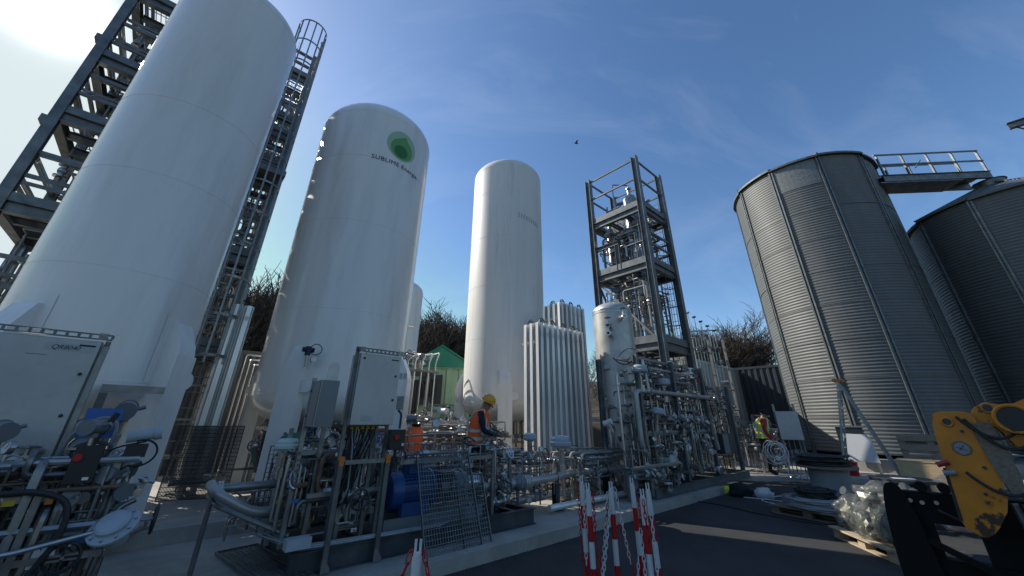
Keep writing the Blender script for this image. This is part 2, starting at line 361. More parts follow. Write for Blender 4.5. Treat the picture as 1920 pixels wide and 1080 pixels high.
for az0, az1, n, d0, d1, s0, lab, grp in ((-41, -30, 30, 40, 62, 1.08, 'leafless dark tree on the hill, seen between the two biggest white tanks', 'bare trees between the first two tanks'),
                                 (-15.5, -5, 34, 40, 62, 1.10, 'leafless dark tree on the hill behind the green gabled shed', 'bare trees behind the green shed'),
                                 (24, 32.5, 22, 46, 62, 0.80, 'leafless dark tree behind the grey cladding, right of the steel tower', 'bare trees right of the steel tower')):
    for i in range(n):
        a = rad(az0 + (az1 - az0) * (i + rt.uniform(-.1, .9)) / n); d = rt.uniform(d0, d1)
        place_tree(d * math.sin(a), d * math.cos(a), s0 * rt.uniform(.85, 1.12), rt.randrange(5), lab, grp)
# wood of merged trees; unseen belt behind the camera added to darken the silo
rw = random.Random(31); b = MB()
for k in range(36000):
    vis = k < 22000
    a = rad(rw.uniform(-48, 35) if vis else rw.uniform(70, 300)); d = rw.uniform(58, 72) if vis else rw.uniform(48, 58); x, y = d * math.sin(a), d * math.cos(a); h = (10.5 if not vis or a < rad(10) else 6.8) * (.8 + .2 * math.sin(a * 31) + .12 * math.sin(a * 83 + 1)); z = hill_z(x, y) + h * rw.random() ** .8
    c = Vector((x, y, z)); d1 = Vector((rw.gauss(0, .6), rw.gauss(0, .6), rw.uniform(.2, 1))).normalized(); ln = rw.uniform(.5, 1.6); w_ = rw.uniform(.02, .05); sx = d1.cross(Vector((rw.gauss(0, 1), rw.gauss(0, 1), rw.gauss(0, 1)))).normalized() * w_
    b.add([c - sx, c + sx, c + d1 * ln], [(0, 1, 2)])
    if k % 3 == 0: d2 = (d1 + Vector((rw.gauss(0, .5), rw.gauss(0, .5), .2))).normalized(); b.add([c + d1 * ln * .4 - sx * .7, c + d1 * ln * .4 + sx * .7, c + d1 * ln * .4 + d2 * ln * .9], [(0, 1, 2)])
o = link('wood', b.mesh('wood', 'twig', ang=0)); tag(o, 'dark leafless wood covering the hill, with an added unseen belt behind the camera', 'wood', kind='stuff')
# ------------------------------------------------------------------ storage tanks
def wdir(a):                                        # world angle (deg from +X) -> unit vector in the site frame
    x, y = math.cos(rad(a)), math.sin(rad(a)); return Vector((x * UX + y * UY, -x * UY + y * UX, 0))
def circ(n, r, cx=0, cy=0, a0=0, a1=360, sy=1): return [(cx + r * math.cos(rad(a0 + (a1 - a0) * i / n)), cy + sy * r * math.sin(rad(a0 + (a1 - a0) * i / n))) for i in range(n + (0 if abs(a1 - a0 - 360) < 1e-6 else 1))]
def leg_mesh(r, zb, zt, w, dp, foot):
    m = MB(); y0, y1 = -.06, dp                        # local: x outward from the shell, y tangential
    prof = [(-.10, zb), (dp, zb), (dp, zt - .42), (dp - .03, zt - .30), (.05, zt - .02), (-.02, zt), (-.10, zt)]
    vs = [(r + p[0], -w / 2, p[1]) for p in prof] + [(r + p[0], w / 2, p[1]) for p in prof]; n = len(prof)
    m.add(vs, [tuple(range(n - 1, -1, -1)), tuple(range(n, 2 * n))] + [(i, (i + 1) % n, n + (i + 1) % n, n + i) for i in range(n)])
    m.box(r + dp - .002, r + dp + .012, -w / 2 - .03, w / 2 + .03, zb, zt - .45)
    return m
def storage_tank(label, wx, wy, r, zb, zt, hh, mname, legs, seams, base=.3, lw=.32, ldp=.22, lugs=True):
    u, v = XY(wx, wy); t = T('storage_tank', label, 'tank', u, v, base)
    prof = [(0.001, zb - .42 * r)] + [(r * math.sin(rad(a)) ** .8, zb - .42 * r * math.cos(rad(a))) for a in range(12, 90, 8)] + [(r, zb), (r, zb + .02)]
    prof += [(r, zb + (zt - zb) * k / 8) for k in range(1, 9)]
    b = MB(); b.lathe(prof, (u, v, 0), 96); t.part('shell', b, mname)
    b = MB(); b.lathe([(r, zt)] + [(r * math.cos(rad(a)) ** .72, zt + hh * math.sin(rad(a)) ** 1.05) for a in range(6, 88, 6)] + [(0.001, zt + hh)], (u, v, 0), 96); t.part('top_head', b, mname, ang=60)
    for z in seams + [zb + .05, zt - .01]:
        b = MB(); b.tube([(u + (r - .002) * math.cos(2 * math.pi * i / 96), v + (r - .002) * math.sin(2 * math.pi * i / 96), z) for i in range(96)], .007, 5, closed=True); t.part('weld_seam', b, mname)
    for a in legs:
        dv = wdir(a); an = math.atan2(dv.y, dv.x); M = Matrix.Translation((u, v, 0)) @ Matrix.Rotation(an, 4, 'Z')
        m = leg_mesh(r, base + .025, zb + .88, lw, ldp, base); m.M = M; vs = m.v; m.v = [tuple(M @ Vector(q)) for q in vs]
        lg = t.part('leg', m, mname, ang=30)
        f = MB(M); f.box(r - .14, r + ldp + .1, -lw / 2 - .1, lw / 2 + .1, base + .001, base + .026)
        for sx in (-.1, ldp + .06):
            for sy in (-1, 1): f.cyl((r + sx, sy * (lw / 2 + .06), base + .025), (r + sx, sy * (lw / 2 + .06), base + .085), .018, 6)
        t.part('foot_plate', f, 'galv', lg)
        p = MB(M)                                      # curved doubler plate on the shell behind the leg
        aa = (lw / 2 + .10) / r; N = 8; vs = []; fs = []
        for j, z in enumerate((zb + .06, zb + .98)):
            for i in range(N + 1): an2 = -aa + 2 * aa * i / N; vs.append(((r + .008) * math.cos(an2), (r + .008) * math.sin(an2), z))
        for i in range(N): fs.append((i, i + 1, N + 2 + i, N + 1 + i))
        p.add(vs, fs); t.part('doubler_plate', p, mname, lg)
        if lugs:
            for sy in (1,):
                q = MB(M); pl = circ(14, .11, 0, 0, -90, 90) + [(-.12, .11), (-.12, -.11)]
                q.plate(pl, (r + ldp * .55, sy * (lw / 2 + .11), zb + .12), (0, 1, 0), (0, 0, 1), (1, 0, 0), .03)
                q.cyl((r + ldp * .55 - .004, lw / 2 + .13, zb + .12), (r + ldp * .55 + .036, lw / 2 + .13, zb + .12), .045, 12)
                t.part('lifting_lug', q, mname, lg)
    return t, u, v
AX1 = (-5.70, 5.20, 0.985); AX2 = (-4.0, 8.73, 1.48); AX3 = (-0.215, 13.1, 1.385)
t1, u1, v1 = storage_tank('largest leaning-looking white tank at far left, behind the cabinet with a handwritten tag', *AX1, 1.9, 9.0, .50, 'white_paint', (2, -88, 182, 92), [3.32, 4.78, 6.12], lw=.28)
t2, u2, v2 = storage_tank('white tank with the green drop emblem near its top', *AX2, 1.98, 8.95, .78, 'white_paint', (-90, 180, 0, 90), [3.63, 5.7, 7.5])
t3, u3, v3 = storage_tank('slimmer white tank with plain shell behind the worker in the orange vest', *AX3, 2.1, 10.75, .66, 'white_old_paint', (-88, 182, 2, 92), [4.0, 5.8, 7.65, 9.55], lw=.36)
# nozzle and lifting eye on the third tank, small fittings on the first
b = MB(); b.cyl((u3 - .5, v3 - .1, 11.2), (u3 - .5, v3 - .1, 11.55), .06, 10); b.cyl((u3 - .5, v3 - .1, 11.55), (u3 - .5, v3 - .1, 11.6), .1, 12); t3.part('top_nozzle', b, 'white_old_paint')
for a, z, rr in ((-70, 9.18, .12), (-40, 9.22, .06), (-105, 9.2, .05)):
    d = wdir(a); c = Vector((u1, v1, z)) + d * (AX1[2] * .86); b = MB(); b.cyl(c, c + d * .09 + Vector((0, 0, .09)), rr, 16); t1.part('nozzle_stub', b, 'white_paint')
# faded old lettering block on tank three
b = MB(); rr = AX3[2] + .004
for k in range(9):
    a0 = rad(-72 + k * 4.6); w = rad(2.3); z0 = 8.4 - .02 * k; vs = []
    for a in (a0, a0 + w):
        for z in (z0, z0 + .2):
            d = wdir(math.degrees(a)); vs.append((u3 + d.x * rr, v3 + d.y * rr, z))
    b.add(vs, [(0, 2, 3, 1)])
m = mat('faded_print', (0.42, 0.43, 0.42), 0.5); t3.part('faded_marking', b, 'faded_print')
# emblem and lettering wrapped round tank two
def wrap(pts2, r, a_c, zc, tu, tv): 
    o = []
    for x, z in pts2:
        d = wdir(a_c + math.degrees(x / AX2[2])); o.append((tu + d.x * r, tv + d.y * r, zc + z))
    return o
def wrap_poly(poly, r, name, m, parent=None):
    xs = [p[0] for p in poly]; bm = bmesh.new(); vs = [bm.verts.new((p[0], 0, p[1])) for p in poly]; bm.faces.new(vs)
    x = math.floor(min(xs) / .05) * .05
    while x < max(xs): bmesh.ops.bisect_plane(bm, geom=bm.verts[:] + bm.edges[:] + bm.faces[:], plane_co=(x, 0, 0), plane_no=(1, 0, 0)); x += .05
    bm.verts.ensure_lookup_table(); bm.verts.index_update()
    b = MB(); b.add(wrap([(q.co.x, q.co.z) for q in bm.verts], r, LA, LZ, u2, v2), [[q.index for q in f.verts] for f in bm.faces]); bm.free()
    return t2.part(name, b, m, parent)
LA, LZ = -42.5, 8.14
R2 = AX2[2]
em = wrap_poly([(x, y * 1.06) for x, y in circ(40, .42)], R2 + .006, 'emblem', 'logo_pale')
drop = []
for i in range(33):
    a = rad(62 - 284 * i / 32); drop.append((.315 * math.cos(a), -.10 + .315 * math.sin(a)))
drop = [(0.06, .33)] + drop
wrap_poly(drop, R2 + .009, 'drop', 'logo_mid', em)
wrap_poly(circ(28, .19, -.02, -.19), R2 + .012, 'dark_disc', 'logo_dark', em)
def text_mesh(s, size, shear=0.0, spacing=1.0):
    c = bpy.data.curves.new('lettering', 'FONT'); c.body = s; c.size = size; c.shear = shear; c.space_character = spacing; c.align_x = 'CENTER'; c.resolution_u = 3
    o = bpy.data.objects.new('lettering', c); COL.objects.link(o); bpy.context.view_layer.update()
    me = bpy.data.meshes.new_from_object(o.evaluated_get(bpy.context.evaluated_depsgraph_get())); bpy.data.objects.remove(o); bpy.data.curves.remove(c); return me
me = text_mesh('SUBLIME Energie', .178, 0, 1.06)
LA2, LZ2 = -44.5, 7.46
b = MB(); b.add(wrap([(q.co.x, q.co.y) for q in me.vertices], R2 + .007, LA2, LZ2, u2, v2), [list(f.vertices) for f in me.polygons]); t2.part('lettering', b, 'navy_ink', ang=0)
# small plates on the right leg of tank two
dv = wdir(0); M = Matrix.Translation((u2, v2, 0)) @ Matrix.Rotation(math.atan2(dv.y, dv.x), 4, 'Z')
def leg_plate(nm, y0, y1, z0, z1, m):
    b = MB(M); b.box(R2 + .0, R2 + .2, -.236, -.232, z0, z1) if False else b.box(R2 + .02 + y0 * .9, R2 + .02 + y1 * .9, -.170, -.1605, z0, z1); t2.part(nm, b, m)
leg_plate('rating_plate', .04, .20, 1.75, 2.02, 'label_tan'); leg_plate('sticker', .03, .10, 2.38, 2.5, 'label_tape'); leg_plate('sticker', .13, .20, 2.38, 2.5, 'label_tape')
# fourth tank far behind
storage_tank('white tank far behind, peeping out right of the emblem tank', -7.55, 23.9, 1.5, 2.4, 9.4, .8, 'white_old_paint', (-90, 180, 0, 90), [4.5, 6.8], lugs=False)
# piping below the tank bottoms
def bottom_pipes(t, u, v, r, zb, seed, n=9):
    rn = random.Random(seed)
    for k in range(n):
        a = rn.uniform(0, 6.28); q = rn.uniform(.1, .7) * r; p = Vector((u + q * math.cos(a), v + q * math.sin(a), 0)); e = p + Vector((rn.uniform(-1.0, 1.0), rn.uniform(-1.6, -.2), 0)); z = rn.uniform(.55, 1.15)
        pts = fil([(p.x, p.y, zb - .25), (p.x, p.y, z), (e.x, p.y, z), (e.x, e.y, z), (e.x, e.y, z - rn.uniform(-.3, .3))], .09, 3)
        b = MB(); b.tube(pts, rn.choice((.022, .03, .042)), 8); t.part('drain_pipe', b, rn.choice(('stainless', 'pipe_steel', 'galv')))
bottom_pipes(t1, u1, v1, AX1[2], 1.9, 1); bottom_pipes(t2, u2, v2, AX2[2], 1.98, 2, 14); bottom_pipes(t3, u3, v3, AX3[2], 2.1, 3, 16)

# ------------------------------------------------------------------ shared fittings (local meshes)
def _m(fn, mt, nm, ang=35): b = MB(); fn(b); return b.mesh(nm, mt, ang=ang)
def f_valve(b):
    b.cyl((-.09, 0, 0), (.09, 0, 0), .032, 10); b.lathe([(.001, -.05), (.04, -.035), (.052, 0), (.04, .035), (.001, .05)], n=12)
    for s in (-1, 1): b.cyl((s * .09, 0, 0), (s * .072, 0, 0), .062, 12)
    b.cyl((0, 0, .03), (0, 0, .13), .022, 8); b.cyl((0, 0, .13), (0, 0, .22), .009, 6)
def f_wheel(b):
    b.torus((0, 0, .215), .075, .009, n=18, m=5)
    for a in (0, 90): c, s = math.cos(rad(a)) * .075, math.sin(rad(a)) * .075; b.cyl((-c, -s, .215), (c, s, .215), .006, 5)
def f_lever_body(b):
    b.cyl((-.06, 0, 0), (.06, 0, 0), .02, 8); b.cyl((-.03, 0, 0), (.03, 0, 0), .034, 8); b.cyl((0, 0, 0), (0, 0, .07), .012, 6)
def f_loop(b):
    b.torus((0, 0.0, .085), .052, .0085, n=14, m=5, sx=.75, sy=1.35); b.cyl((0, -.06, .085), (0, .06, .085), .011, 5)
    b.cyl((-.035, 0, .085), (.035, 0, .085), .012, 5)
def f_gauge(b):
    b.cyl((0, 0, 0), (0, 0, .10), .009, 6); b.cyl((0, -.022, .16), (0, .022, .16), .062, 18)
    b.torus((0, -.024, .16), .058, .007, (0, 1, 0), 18, 5)
def f_dial(b): b.cyl((0, -.0245, .16), (0, -.0255, .16), .053, 18)
def f_needle(b): b.bar((0, -.027, .15), (.03, -.027, .195), .004, .002)
def f_act_stem(b):
    b.cyl((0, 0, -.04), (0, 0, .05), .045, 10); b.cyl((0, 0, .05), (0, 0, .18), .016, 8)
    for s in (-1, 1): b.bar((s * .032, 0, .05), (s * .032, 0, .2), .012, .02)
    b.cyl((0, 0, .19), (0, 0, .21), .05, 10)
def f_act_head(b): b.lathe([(.001, .205), (.085, .21), (.115, .235), (.118, .262), (.105, .275), (.105, .30), (.085, .325), (.001, .335)], n=20)
def f_trans_stem(b): b.cyl((0, 0, 0), (0, 0, .17), .014, 7); b.cyl((0, 0, .05), (0, 0, .075), .026, 6)
def f_trans_head(b):
    b.cyl((0, -.075, .22), (0, .075, .22), .05, 14); b.cyl((0, -.085, .22), (0, -.065, .22), .056, 14); b.cyl((0, .065, .22), (0, .085, .22), .056, 14); b.cyl((0, 0, .15), (0, 0, .2), .03, 10); b.cyl((.03, 0, .22), (.09, 0, .24), .014, 6)
def f_flange(b):
    b.cyl((-.032, 0, 0), (-.004, 0, 0), .1, 16); b.cyl((.004, 0, 0), (.032, 0, 0), .1, 16)
    for k in range(8): a = k * math.pi / 4; b.cyl((-.048, .078 * math.cos(a), .078 * math.sin(a)), (.048, .078 * math.cos(a), .078 * math.sin(a)), .010, 6)
VALVE, WHEEL = _m(f_valve, 'stainless', 'valve'), _m(f_wheel, 'dark_steel', 'handwheel')
WHEELB = _m(f_wheel, 'valve_blue', 'handwheel')
LEVB, LOOP = _m(f_lever_body, 'stainless', 'ball_valve'), _m(f_loop, 'stainless', 'lever_handle')
LOOPW = _m(f_loop, 'white_plastic', 'lever_handle')
GAUGE, DIAL, NEEDLE = _m(f_gauge, 'stainless', 'gauge'), _m(f_dial, 'paper_white', 'dial'), _m(f_needle, 'ink', 'needle')
ACTS, ACTH, ACTG = _m(f_act_stem, 'stainless', 'stem'), _m(f_act_head, 'grey_plastic', 'actuator_head'), _m(f_act_head, 'pale_green', 'actuator_head')
TRS, TRH = _m(f_trans_stem, 'stainless', 'stem'), _m(f_trans_head, 'box_grey', 'transmitter_head')
TRHW = _m(f_trans_head, 'white_plastic', 'transmitter_head')
FLANGE = _m(f_flange, 'stainless_dull', 'flange')
def E_(x=0, y=0, z=0): return Euler((rad(x), rad(y), rad(z)))
def valve(t, p, R=None, sc=1.0, kind='wheel'):
    if kind == 'wheel': t.inst2('valve', VALVE, [('handwheel', WHEEL)], p, R, sc)
    elif kind == 'bluewheel': t.inst2('valve', VALVE, [('handwheel', WHEELB)], p, R, sc)
    elif kind == 'lever': t.inst2('ball_valve', LEVB, [('lever_handle', LOOP)], p, R, sc)
    elif kind == 'white': t.inst2('ball_valve', LEVB, [('lever_handle', LOOPW)], p, R, sc)
    elif kind == 'gauge': t.inst2('pressure_gauge', GAUGE, [('dial', DIAL), ('needle', NEEDLE)], p, R, sc)
    elif kind == 'act': t.inst2('control_valve', ACTS, [('actuator_head', ACTH)], p, R, sc)
    elif kind == 'actg': t.inst2('control_valve', ACTS, [('actuator_head', ACTG)], p, R, sc)
    elif kind == 'trans': t.inst2('transmitter', TRS, [('transmitter_head', TRH)], p, R, sc)
    elif kind == 'transw': t.inst2('transmitter', TRS, [('transmitter_head', TRHW)], p, R, sc)
def pipe(t, pts, r=.02, m='pipe_steel', n=8, bend=None, name='pipe', parent=None):
    b = MB(); b.tube(fil(pts, bend or max(.04, r * 2.5), 3), r, n); return t.part(name, b, m, parent)
def pipework(t, u0, u1, v0, v1, z0, z1, n, seed, radii=(.01, .014, .02, .03), mats=('stainless', 'pipe_steel', 'galv', 'stainless_dull', 'pipe_steel', 'insulation', 'galv_dark', 'rust_pipe', 'stainless'), kinds=('lever', 'white', 'wheel', 'gauge', 'trans'), vert=.45, pv=.7):
    rn = random.Random(seed)
    def rp(): return [rn.uniform(u0, u1), rn.uniform(v0, v1), rn.uniform(z0, z1)]
    for k in range(n):
        p = rp(); r = rn.choice(radii); pts = [tuple(p)]
        if rn.random() < vert:
            p[2] = z0 + rn.uniform(0, .25) * (z1 - z0); pts = [tuple(p)]; p[2] = rn.uniform(z0 + (z1 - z0) * .45, z1); pts.append(tuple(p)); ax = rn.choice((0, 1))
        else: ax = rn.choice((0, 0, 1, 2))
        for j in range(rn.randint(1, 3)):
            q = rp(); p[ax] = q[ax] if abs(q[ax] - p[ax]) > .08 else p[ax] + .15; pts.append(tuple(p)); ax = (ax + rn.choice((1, 2))) % 3
        po = pipe(t, pts, r, rn.choice(mats), 7)
        if k % 5 == 0:
            a, c = Vector(pts[0]), Vector(pts[1]); w = a.lerp(c, .4); b = MB(); b.box(w.x - .03, w.x + .03, w.y - r - .012, w.y - r - .008, w.z - .018, w.z + .018); t.part('tag', b, ('paper_white', 'tag_yellow', 'tag_blue', 'paper_white')[(k // 5) % 4], po, ang=0)
        if kinds and rn.random() < pv:
            i = rn.randrange(len(pts) - 1); a, c = Vector(pts[i]), Vector(pts[i + 1]); f = rn.uniform(.25, .75); d = c - a; w = a.lerp(c, f); kd = rn.choice(kinds)
            if kd in ('gauge', 'trans', 'transw', 'act', 'actg'): R = E_(rn.uniform(-8, 8), rn.uniform(-8, 8), rn.choice((0, 20, -30, -60)))
            elif abs(d.z) > max(abs(d.x), abs(d.y)): R = E_(90, 90, rn.choice((0, 90, 180, 45)))
            elif abs(d.x) > abs(d.y): R = E_(rn.choice((0, 60, 90, 45)), 0, 0)
            else: R = E_(0, rn.choice((0, -60, -30)), 90)
            valve(t, w, R, max(.75, min(1.6, r / .02)), kd)

# ------------------------------------------------------------------ steel towers
def grating(t, u0, u1, v0, v1, z, pitch=.09, m='galv_dark', parent=None):
    b = MB(); n = int((u1 - u0) / pitch)
    for k in range(n + 1): x = u0 + (u1 - u0) * k / n; b.box(x - .004, x + .004, v0, v1, z - .035, z)
    n = max(2, int((v1 - v0) / .25))
    for k in range(n + 1): y = v0 + (v1 - v0) * k / n; b.box(u0, u1, y - .006, y + .006, z - .03, z - .012)
    o = t.part('grating', b, m, parent, ang=0, kind='stuff'); return o
def ladder(t, u, v, z0, z1, wid=.42, ax=(1, 0), m='galv', cage=None, out=(0, -1)):
    ax = Vector((ax[0], ax[1], 0)); ou = Vector((out[0], out[1], 0)); c = Vector((u, v, 0))
    b = MB()
    for s in (-1, 1): p = c + ax * (s * wid / 2); b.bar(p + Vector((0, 0, z0)), p + Vector((0, 0, z1)), .05, .012, ax)
    z = z0 + .2
    while z < z1 - .1: b.cyl(c + ax * (-wid / 2) + Vector((0, 0, z)), c + ax * (wid / 2) + Vector((0, 0, z)), .011, 6); z += .28
    ld = t.part('ladder', b, m)
    if cage:
        R = .36; cc = c + ou * .30; z = cage[1] - .78 * int((cage[1] - cage[0]) / .78)
        while z <= cage[1] + .01:
            b = MB(); pts = [cc + ax * (R * math.cos(rad(a))) + ou * (R * math.sin(rad(a))) + Vector((0, 0, z)) for a in range(-40, 221, 13)]
            for p, q in zip(pts, pts[1:]): b.bar(p, q, .008, .05, (0, 0, 1))
            t.part('cage_hoop', b, m, ld); z += .78
        for a in (-30, 0, 30, 60, 90, 120, 150, 180, 210):
            b = MB(); p = cc + ax * ((R - .006) * math.cos(rad(a))) + ou * ((R - .006) * math.sin(rad(a))); b.bar(p + Vector((0, 0, cage[0])), p + Vector((0, 0, cage[1])), .035, .006, ou); t.part('cage_bar', b, m, ld)
def tower(t, u0, u1, v0, v1, ztop, levels, m, col=.22, zbase=.13, beam=.26, toe=.24):
    for u, a in ((u0, 1), (u1, -1)):
        for v, c in ((v0, 1), (v1, -1)):
            b = MB(); b.hbeam((u, v, zbase), (u, v, ztop), col, col, (0, 1, 0), .016); cl = t.part('column', b, m, ang=20)
            b = MB(); b.box(u - .2, u + .2, v - .2, v + .2, zbase + .001, zbase + .025); t.part('base_plate', b, 'galv', cl)
    h = col / 2 + .004
    for z, grate, rails in levels:
        for v in (v0, v1):
            b = MB(); b.hbeam((u0 + h, v, z), (u1 - h, v, z), beam, .15); t.part('beam', b, m, ang=20)
        for u in (u0, u1):
            b = MB(); b.hbeam((u, v0 + h, z), (u, v1 - h, z), beam, .15); t.part('beam', b, m, ang=20)
        if grate:
            for k in (1, 2):
                w = v0 + (v1 - v0) * k / 3; b = MB(); b.hbeam((u0 + .09, w, z), (u1 - .09, w, z), .16, .1); t.part('joist', b, m, ang=20)
            zt = z + beam / 2
            grating(t, u0 + .12, u1 - .12, v0 + .12, v1 - .12, zt + .04)
            for (a, c) in (((u0 + h, v0 - .05), (u1 - h, v0 - .05)), ((u0 + h, v1 + .05), (u1 - h, v1 + .05)), ((u0 - .05, v0 + h), (u0 - .05, v1 - h)), ((u1 + .05, v0 + h), (u1 + .05, v1 - h))):
                b = MB(); b.bar((*a, zt + toe / 2 + .003), (*c, zt + toe / 2 + .003), .008, toe, (0, 0, 1)); t.part('toe_board', b, m, ang=0)
        for zr in rails:
            for (a, c) in (((u0 + h, v0), (u1 - h, v0)), ((u0 + h, v1), (u1 - h, v1)), ((u0, v0 + h), (u0, v1 - h)), ((u1, v0 + h), (u1, v1 - h))):
                b = MB(); b.bar((*a, zr), (*c, zr), .06, .07, (0, 0, 1)); t.part('guard_rail', b, m)
# the process tower left of centre-right
tw = T('steel_tower', 'open grey steel tower with tall stainless columns and railings, behind the finned tubes', 'steel tower', 9.2, 1.6, .13)
A0, A1, B0, B1 = 9.2, 11.15, 1.6, 3.95
tower(tw, A0, A1, B0, B1, 11.65, [(9.2, True, (11.52, 10.6)), (6.8, True, ()), (3.9, True, ()), (.28, False, ())], 'tower_steel')
for v in (B0, B1):
    pass
for zr in (8.25, 7.75):
    b = MB(); b.bar((A0 + .12, B0, zr), (A1 - .12, B0, zr), .06, .07, (0, 0, 1)); tw.part('guard_rail', b, 'tower_steel')
    b = MB(); b.bar((A1, B0 + .12, zr), (A1, B1 - .12, zr), .06, .07, (0, 0, 1)); tw.part('guard_rail', b, 'tower_steel')
b = MB(); b.hbeam((A0, B0 + 1.2, 8.1), (A0, B1 - .12, 8.1), .18, .12); tw.part('beam', b, 'tower_steel', ang=20)
b = MB(); b.hbeam((A0, B0 + 1.25, 6.95), (A0, B0 + 1.25, 8.0), .18, .14, (0, 1, 0)); tw.part('post', b, 'tower_steel', ang=20)
for (p, q) in (((A0, B0 + .12, 4.1), (A0, B1 - .12, 6.6)), ((A0 + .12, B1, 6.6), (A1 - .12, B1, 4.1))):
    b = MB(); b.bar(p, q, .07, .07); tw.part('brace', b, 'tower_steel')
for (u, v, r, z0, z1) in ((10.15, 2.55, .30, 5.75, 10.35), (9.75, 3.45, .16, 6.9, 9.0), (10.6, 3.4, .14, 4.1, 8.6)):
    b = MB(); b.lathe([(.001, z0 - r * .6), (r * .7, z0 - r * .4), (r, z0), (r, z1), (r * .75, z1 + r * .6), (.07, z1 + r * 1.1), (.07, z1 + r * 1.9), (.12, z1 + r * 1.9), (.12, z1 + r * 2.1), (.001, z1 + r * 2.1)], (u, v, 0), 28)
    cl = tw.part('process_column', b, 'stainless')
    for z in (z0 + .05, (z0 + z1) / 2, z1 - .05): b = MB(); b.torus((u, v, z), r, .012, n=28, m=5); tw.part('ring', b, 'stainless_dull', cl)
    for k in range(4):
        a = 1.3 * k + u; z = z0 + (z1 - z0) * (.15 + .22 * k); d = Vector((math.cos(a), math.sin(a), 0)); c = Vector((u, v, z)); b = MB(); b.cyl(c + d * r * .9, c + d * (r + .16), .035, 8); b.cyl(c + d * (r + .14), c + d * (r + .17), .07, 10); tw.part('nozzle', b, 'stainless', cl)
pipework(tw, A0 + .1, A1 - .1, B0 + .15, B1 - .15, 7.0, 9.0, 78, 21, (.012, .02, .028, .04), kinds=('wheel', 'wheel', 'gauge', 'trans', 'act'))
pipework(tw, A0 + .1, A1 - .1, B0 + .1, B1 - .1, 4.0, 6.6, 100, 22, (.012, .018, .025, .035), kinds=('wheel', 'lever', 'gauge', 'trans'), vert=.75)
pipework(tw, A0 + .1, A1 - .1, B0 + .15, B1 - .15, 9.4, 10.2, 16, 23, (.012, .02, .03), kinds=('wheel', 'trans', 'act'))
pipe(tw, [(10.15, 2.55, 10.9), (10.15, 2.55, 11.15), (9.6, 3.0, 11.15), (9.6, 3.0, 9.6)], .03, 'stainless')
for k in range(12):
    u = A0 + .15 + .15 * k; v = B0 + .2 + (k * .37 % 1) * 1.9; pipe(tw, [(u, v, 1.0), (u, v, 6.6 + (k % 3) * .6)], (.013, .02, .016)[k % 3], 'stainless')
ladder(tw, A1 + .32, B0 + .55, .2, 10.6, .42, (0, 1), 'galv', (2.6, 10.6), (1, 0))
# the wide tower behind the first tank
tl = T('steel_tower', 'tall dark steel tower with caged ladder rising behind the largest white tank at left', 'steel tower', -5.7, 5.6, .3)
D0, D1, F0, F1 = -5.7, -2.0, 5.62, 7.6
tower(tl, D0, D1, F0, F1, 11.6, [(2.8, True, (4.0, 3.5)), (4.85, True, (6.0, 5.5)), (6.85, True, (8.0, 7.5)), (8.45, True, (9.6, 9.0)), (10.55, True, (11.5, 11.1))], 'galv_dark', .15, .3, .22, .16)
for v in (F0, F1):
    b = MB(); b.hbeam((-3.6, v, .3), (-3.6, v, 10.4), .22, .2, (0, 1, 0)); tl.part('column', b, 'galv_dark', ang=20)
for k, (za, zb_) in enumerate(((3.0, 4.7), (5.0, 6.7), (7.0, 8.3), (8.6, 10.4))):
    b = MB(); b.bar((D1, F0 + .14, za), (D1, F1 - .14, zb_), .08, .08); tl.part('brace', b, 'galv_dark')
    b = MB(); b.bar((D1, F1 - .14, za), (D1, F0 + .14, zb_), .06, .06); tl.part('brace', b, 'galv_dark')
    b = MB(); b.bar((D0 + .14, F1, za), (-3.75, F1, zb_), .08, .08); tl.part('brace', b, 'galv_dark')
for i, (za, zb_) in enumerate(((3.0, 4.6), (5.1, 6.6), (7.05, 8.25), (8.7, 10.3))):
    pipework(tl, D0 + .15, D1 - .1, F0 + .15, F1 - .15, za, zb_, 48, 40 + i, (.012, .02, .03, .05), ('galv_dark', 'pipe_steel', 'galv'), ('wheel', 'wheel', 'trans', 'act'))
for (u, v, r, z0, z1) in ((-4.9, 6.9, .34, 3.2, 9.9), (-2.7, 6.8, .26, 3.2, 9.4)):
    b = MB(); b.lathe([(.001, z0 - r * .5), (r, z0), (r, z1), (.001, z1 + r * .5)], (u, v, 0), 28); tl.part('process_column', b, 'stainless_dull')
for za in (3.7, 5.35, 5.95, 7.6, 9.1, 9.75):
    for v in (F0, F1): b = MB(); b.bar((D0 + .1, v, za), (D1 - .1, v, za), .05, .06, (0, 0, 1)); tl.part('guard_rail', b, 'galv_dark')
    b = MB(); b.bar((D1, F0 + .1, za), (D1, F1 - .1, za), .05, .06, (0, 0, 1)); tl.part('guard_rail', b, 'galv_dark'); b = MB(); b.bar((D0, F0 + .1, za), (D0, F1 - .1, za), .05, .06, (0, 0, 1)); tl.part('guard_rail', b, 'galv_dark')
for k in range(11):
    u = -3.5 + .14 * k; pipe(tl, [(u, F0 + .12 + .06 * (k % 3), .5), (u, F0 + .12 + .06 * (k % 3), 5.0 + (k * .37 % 1) * 5.0)], (.018, .028, .022)[k % 3], ('galv', 'stainless', 'pipe_steel')[k % 3])
for k in range(16):
    z = .9 + .62 * k; b = MB(); b.bar((-3.5, F0 + .05, z), (D1 - .1, F0 + .05, z), .03, .04, (0, 0, 1)); tl.part('pipe_bracket', b, 'galv')
for k in range(14):
    u = D0 + .3 + .26 * k; b = MB(); b.bar((u, F1 - .3, 2.9), (u, F1 - .3, 10.4), .04, .04); tl.part('riser', b, ('galv', 'stainless', 'galv_dark')[k % 3])
ladder(tl, -2.32, 5.42, .4, 11.6, .42, (1, 0), 'galv', (2.5, 12.0), (0, -1))
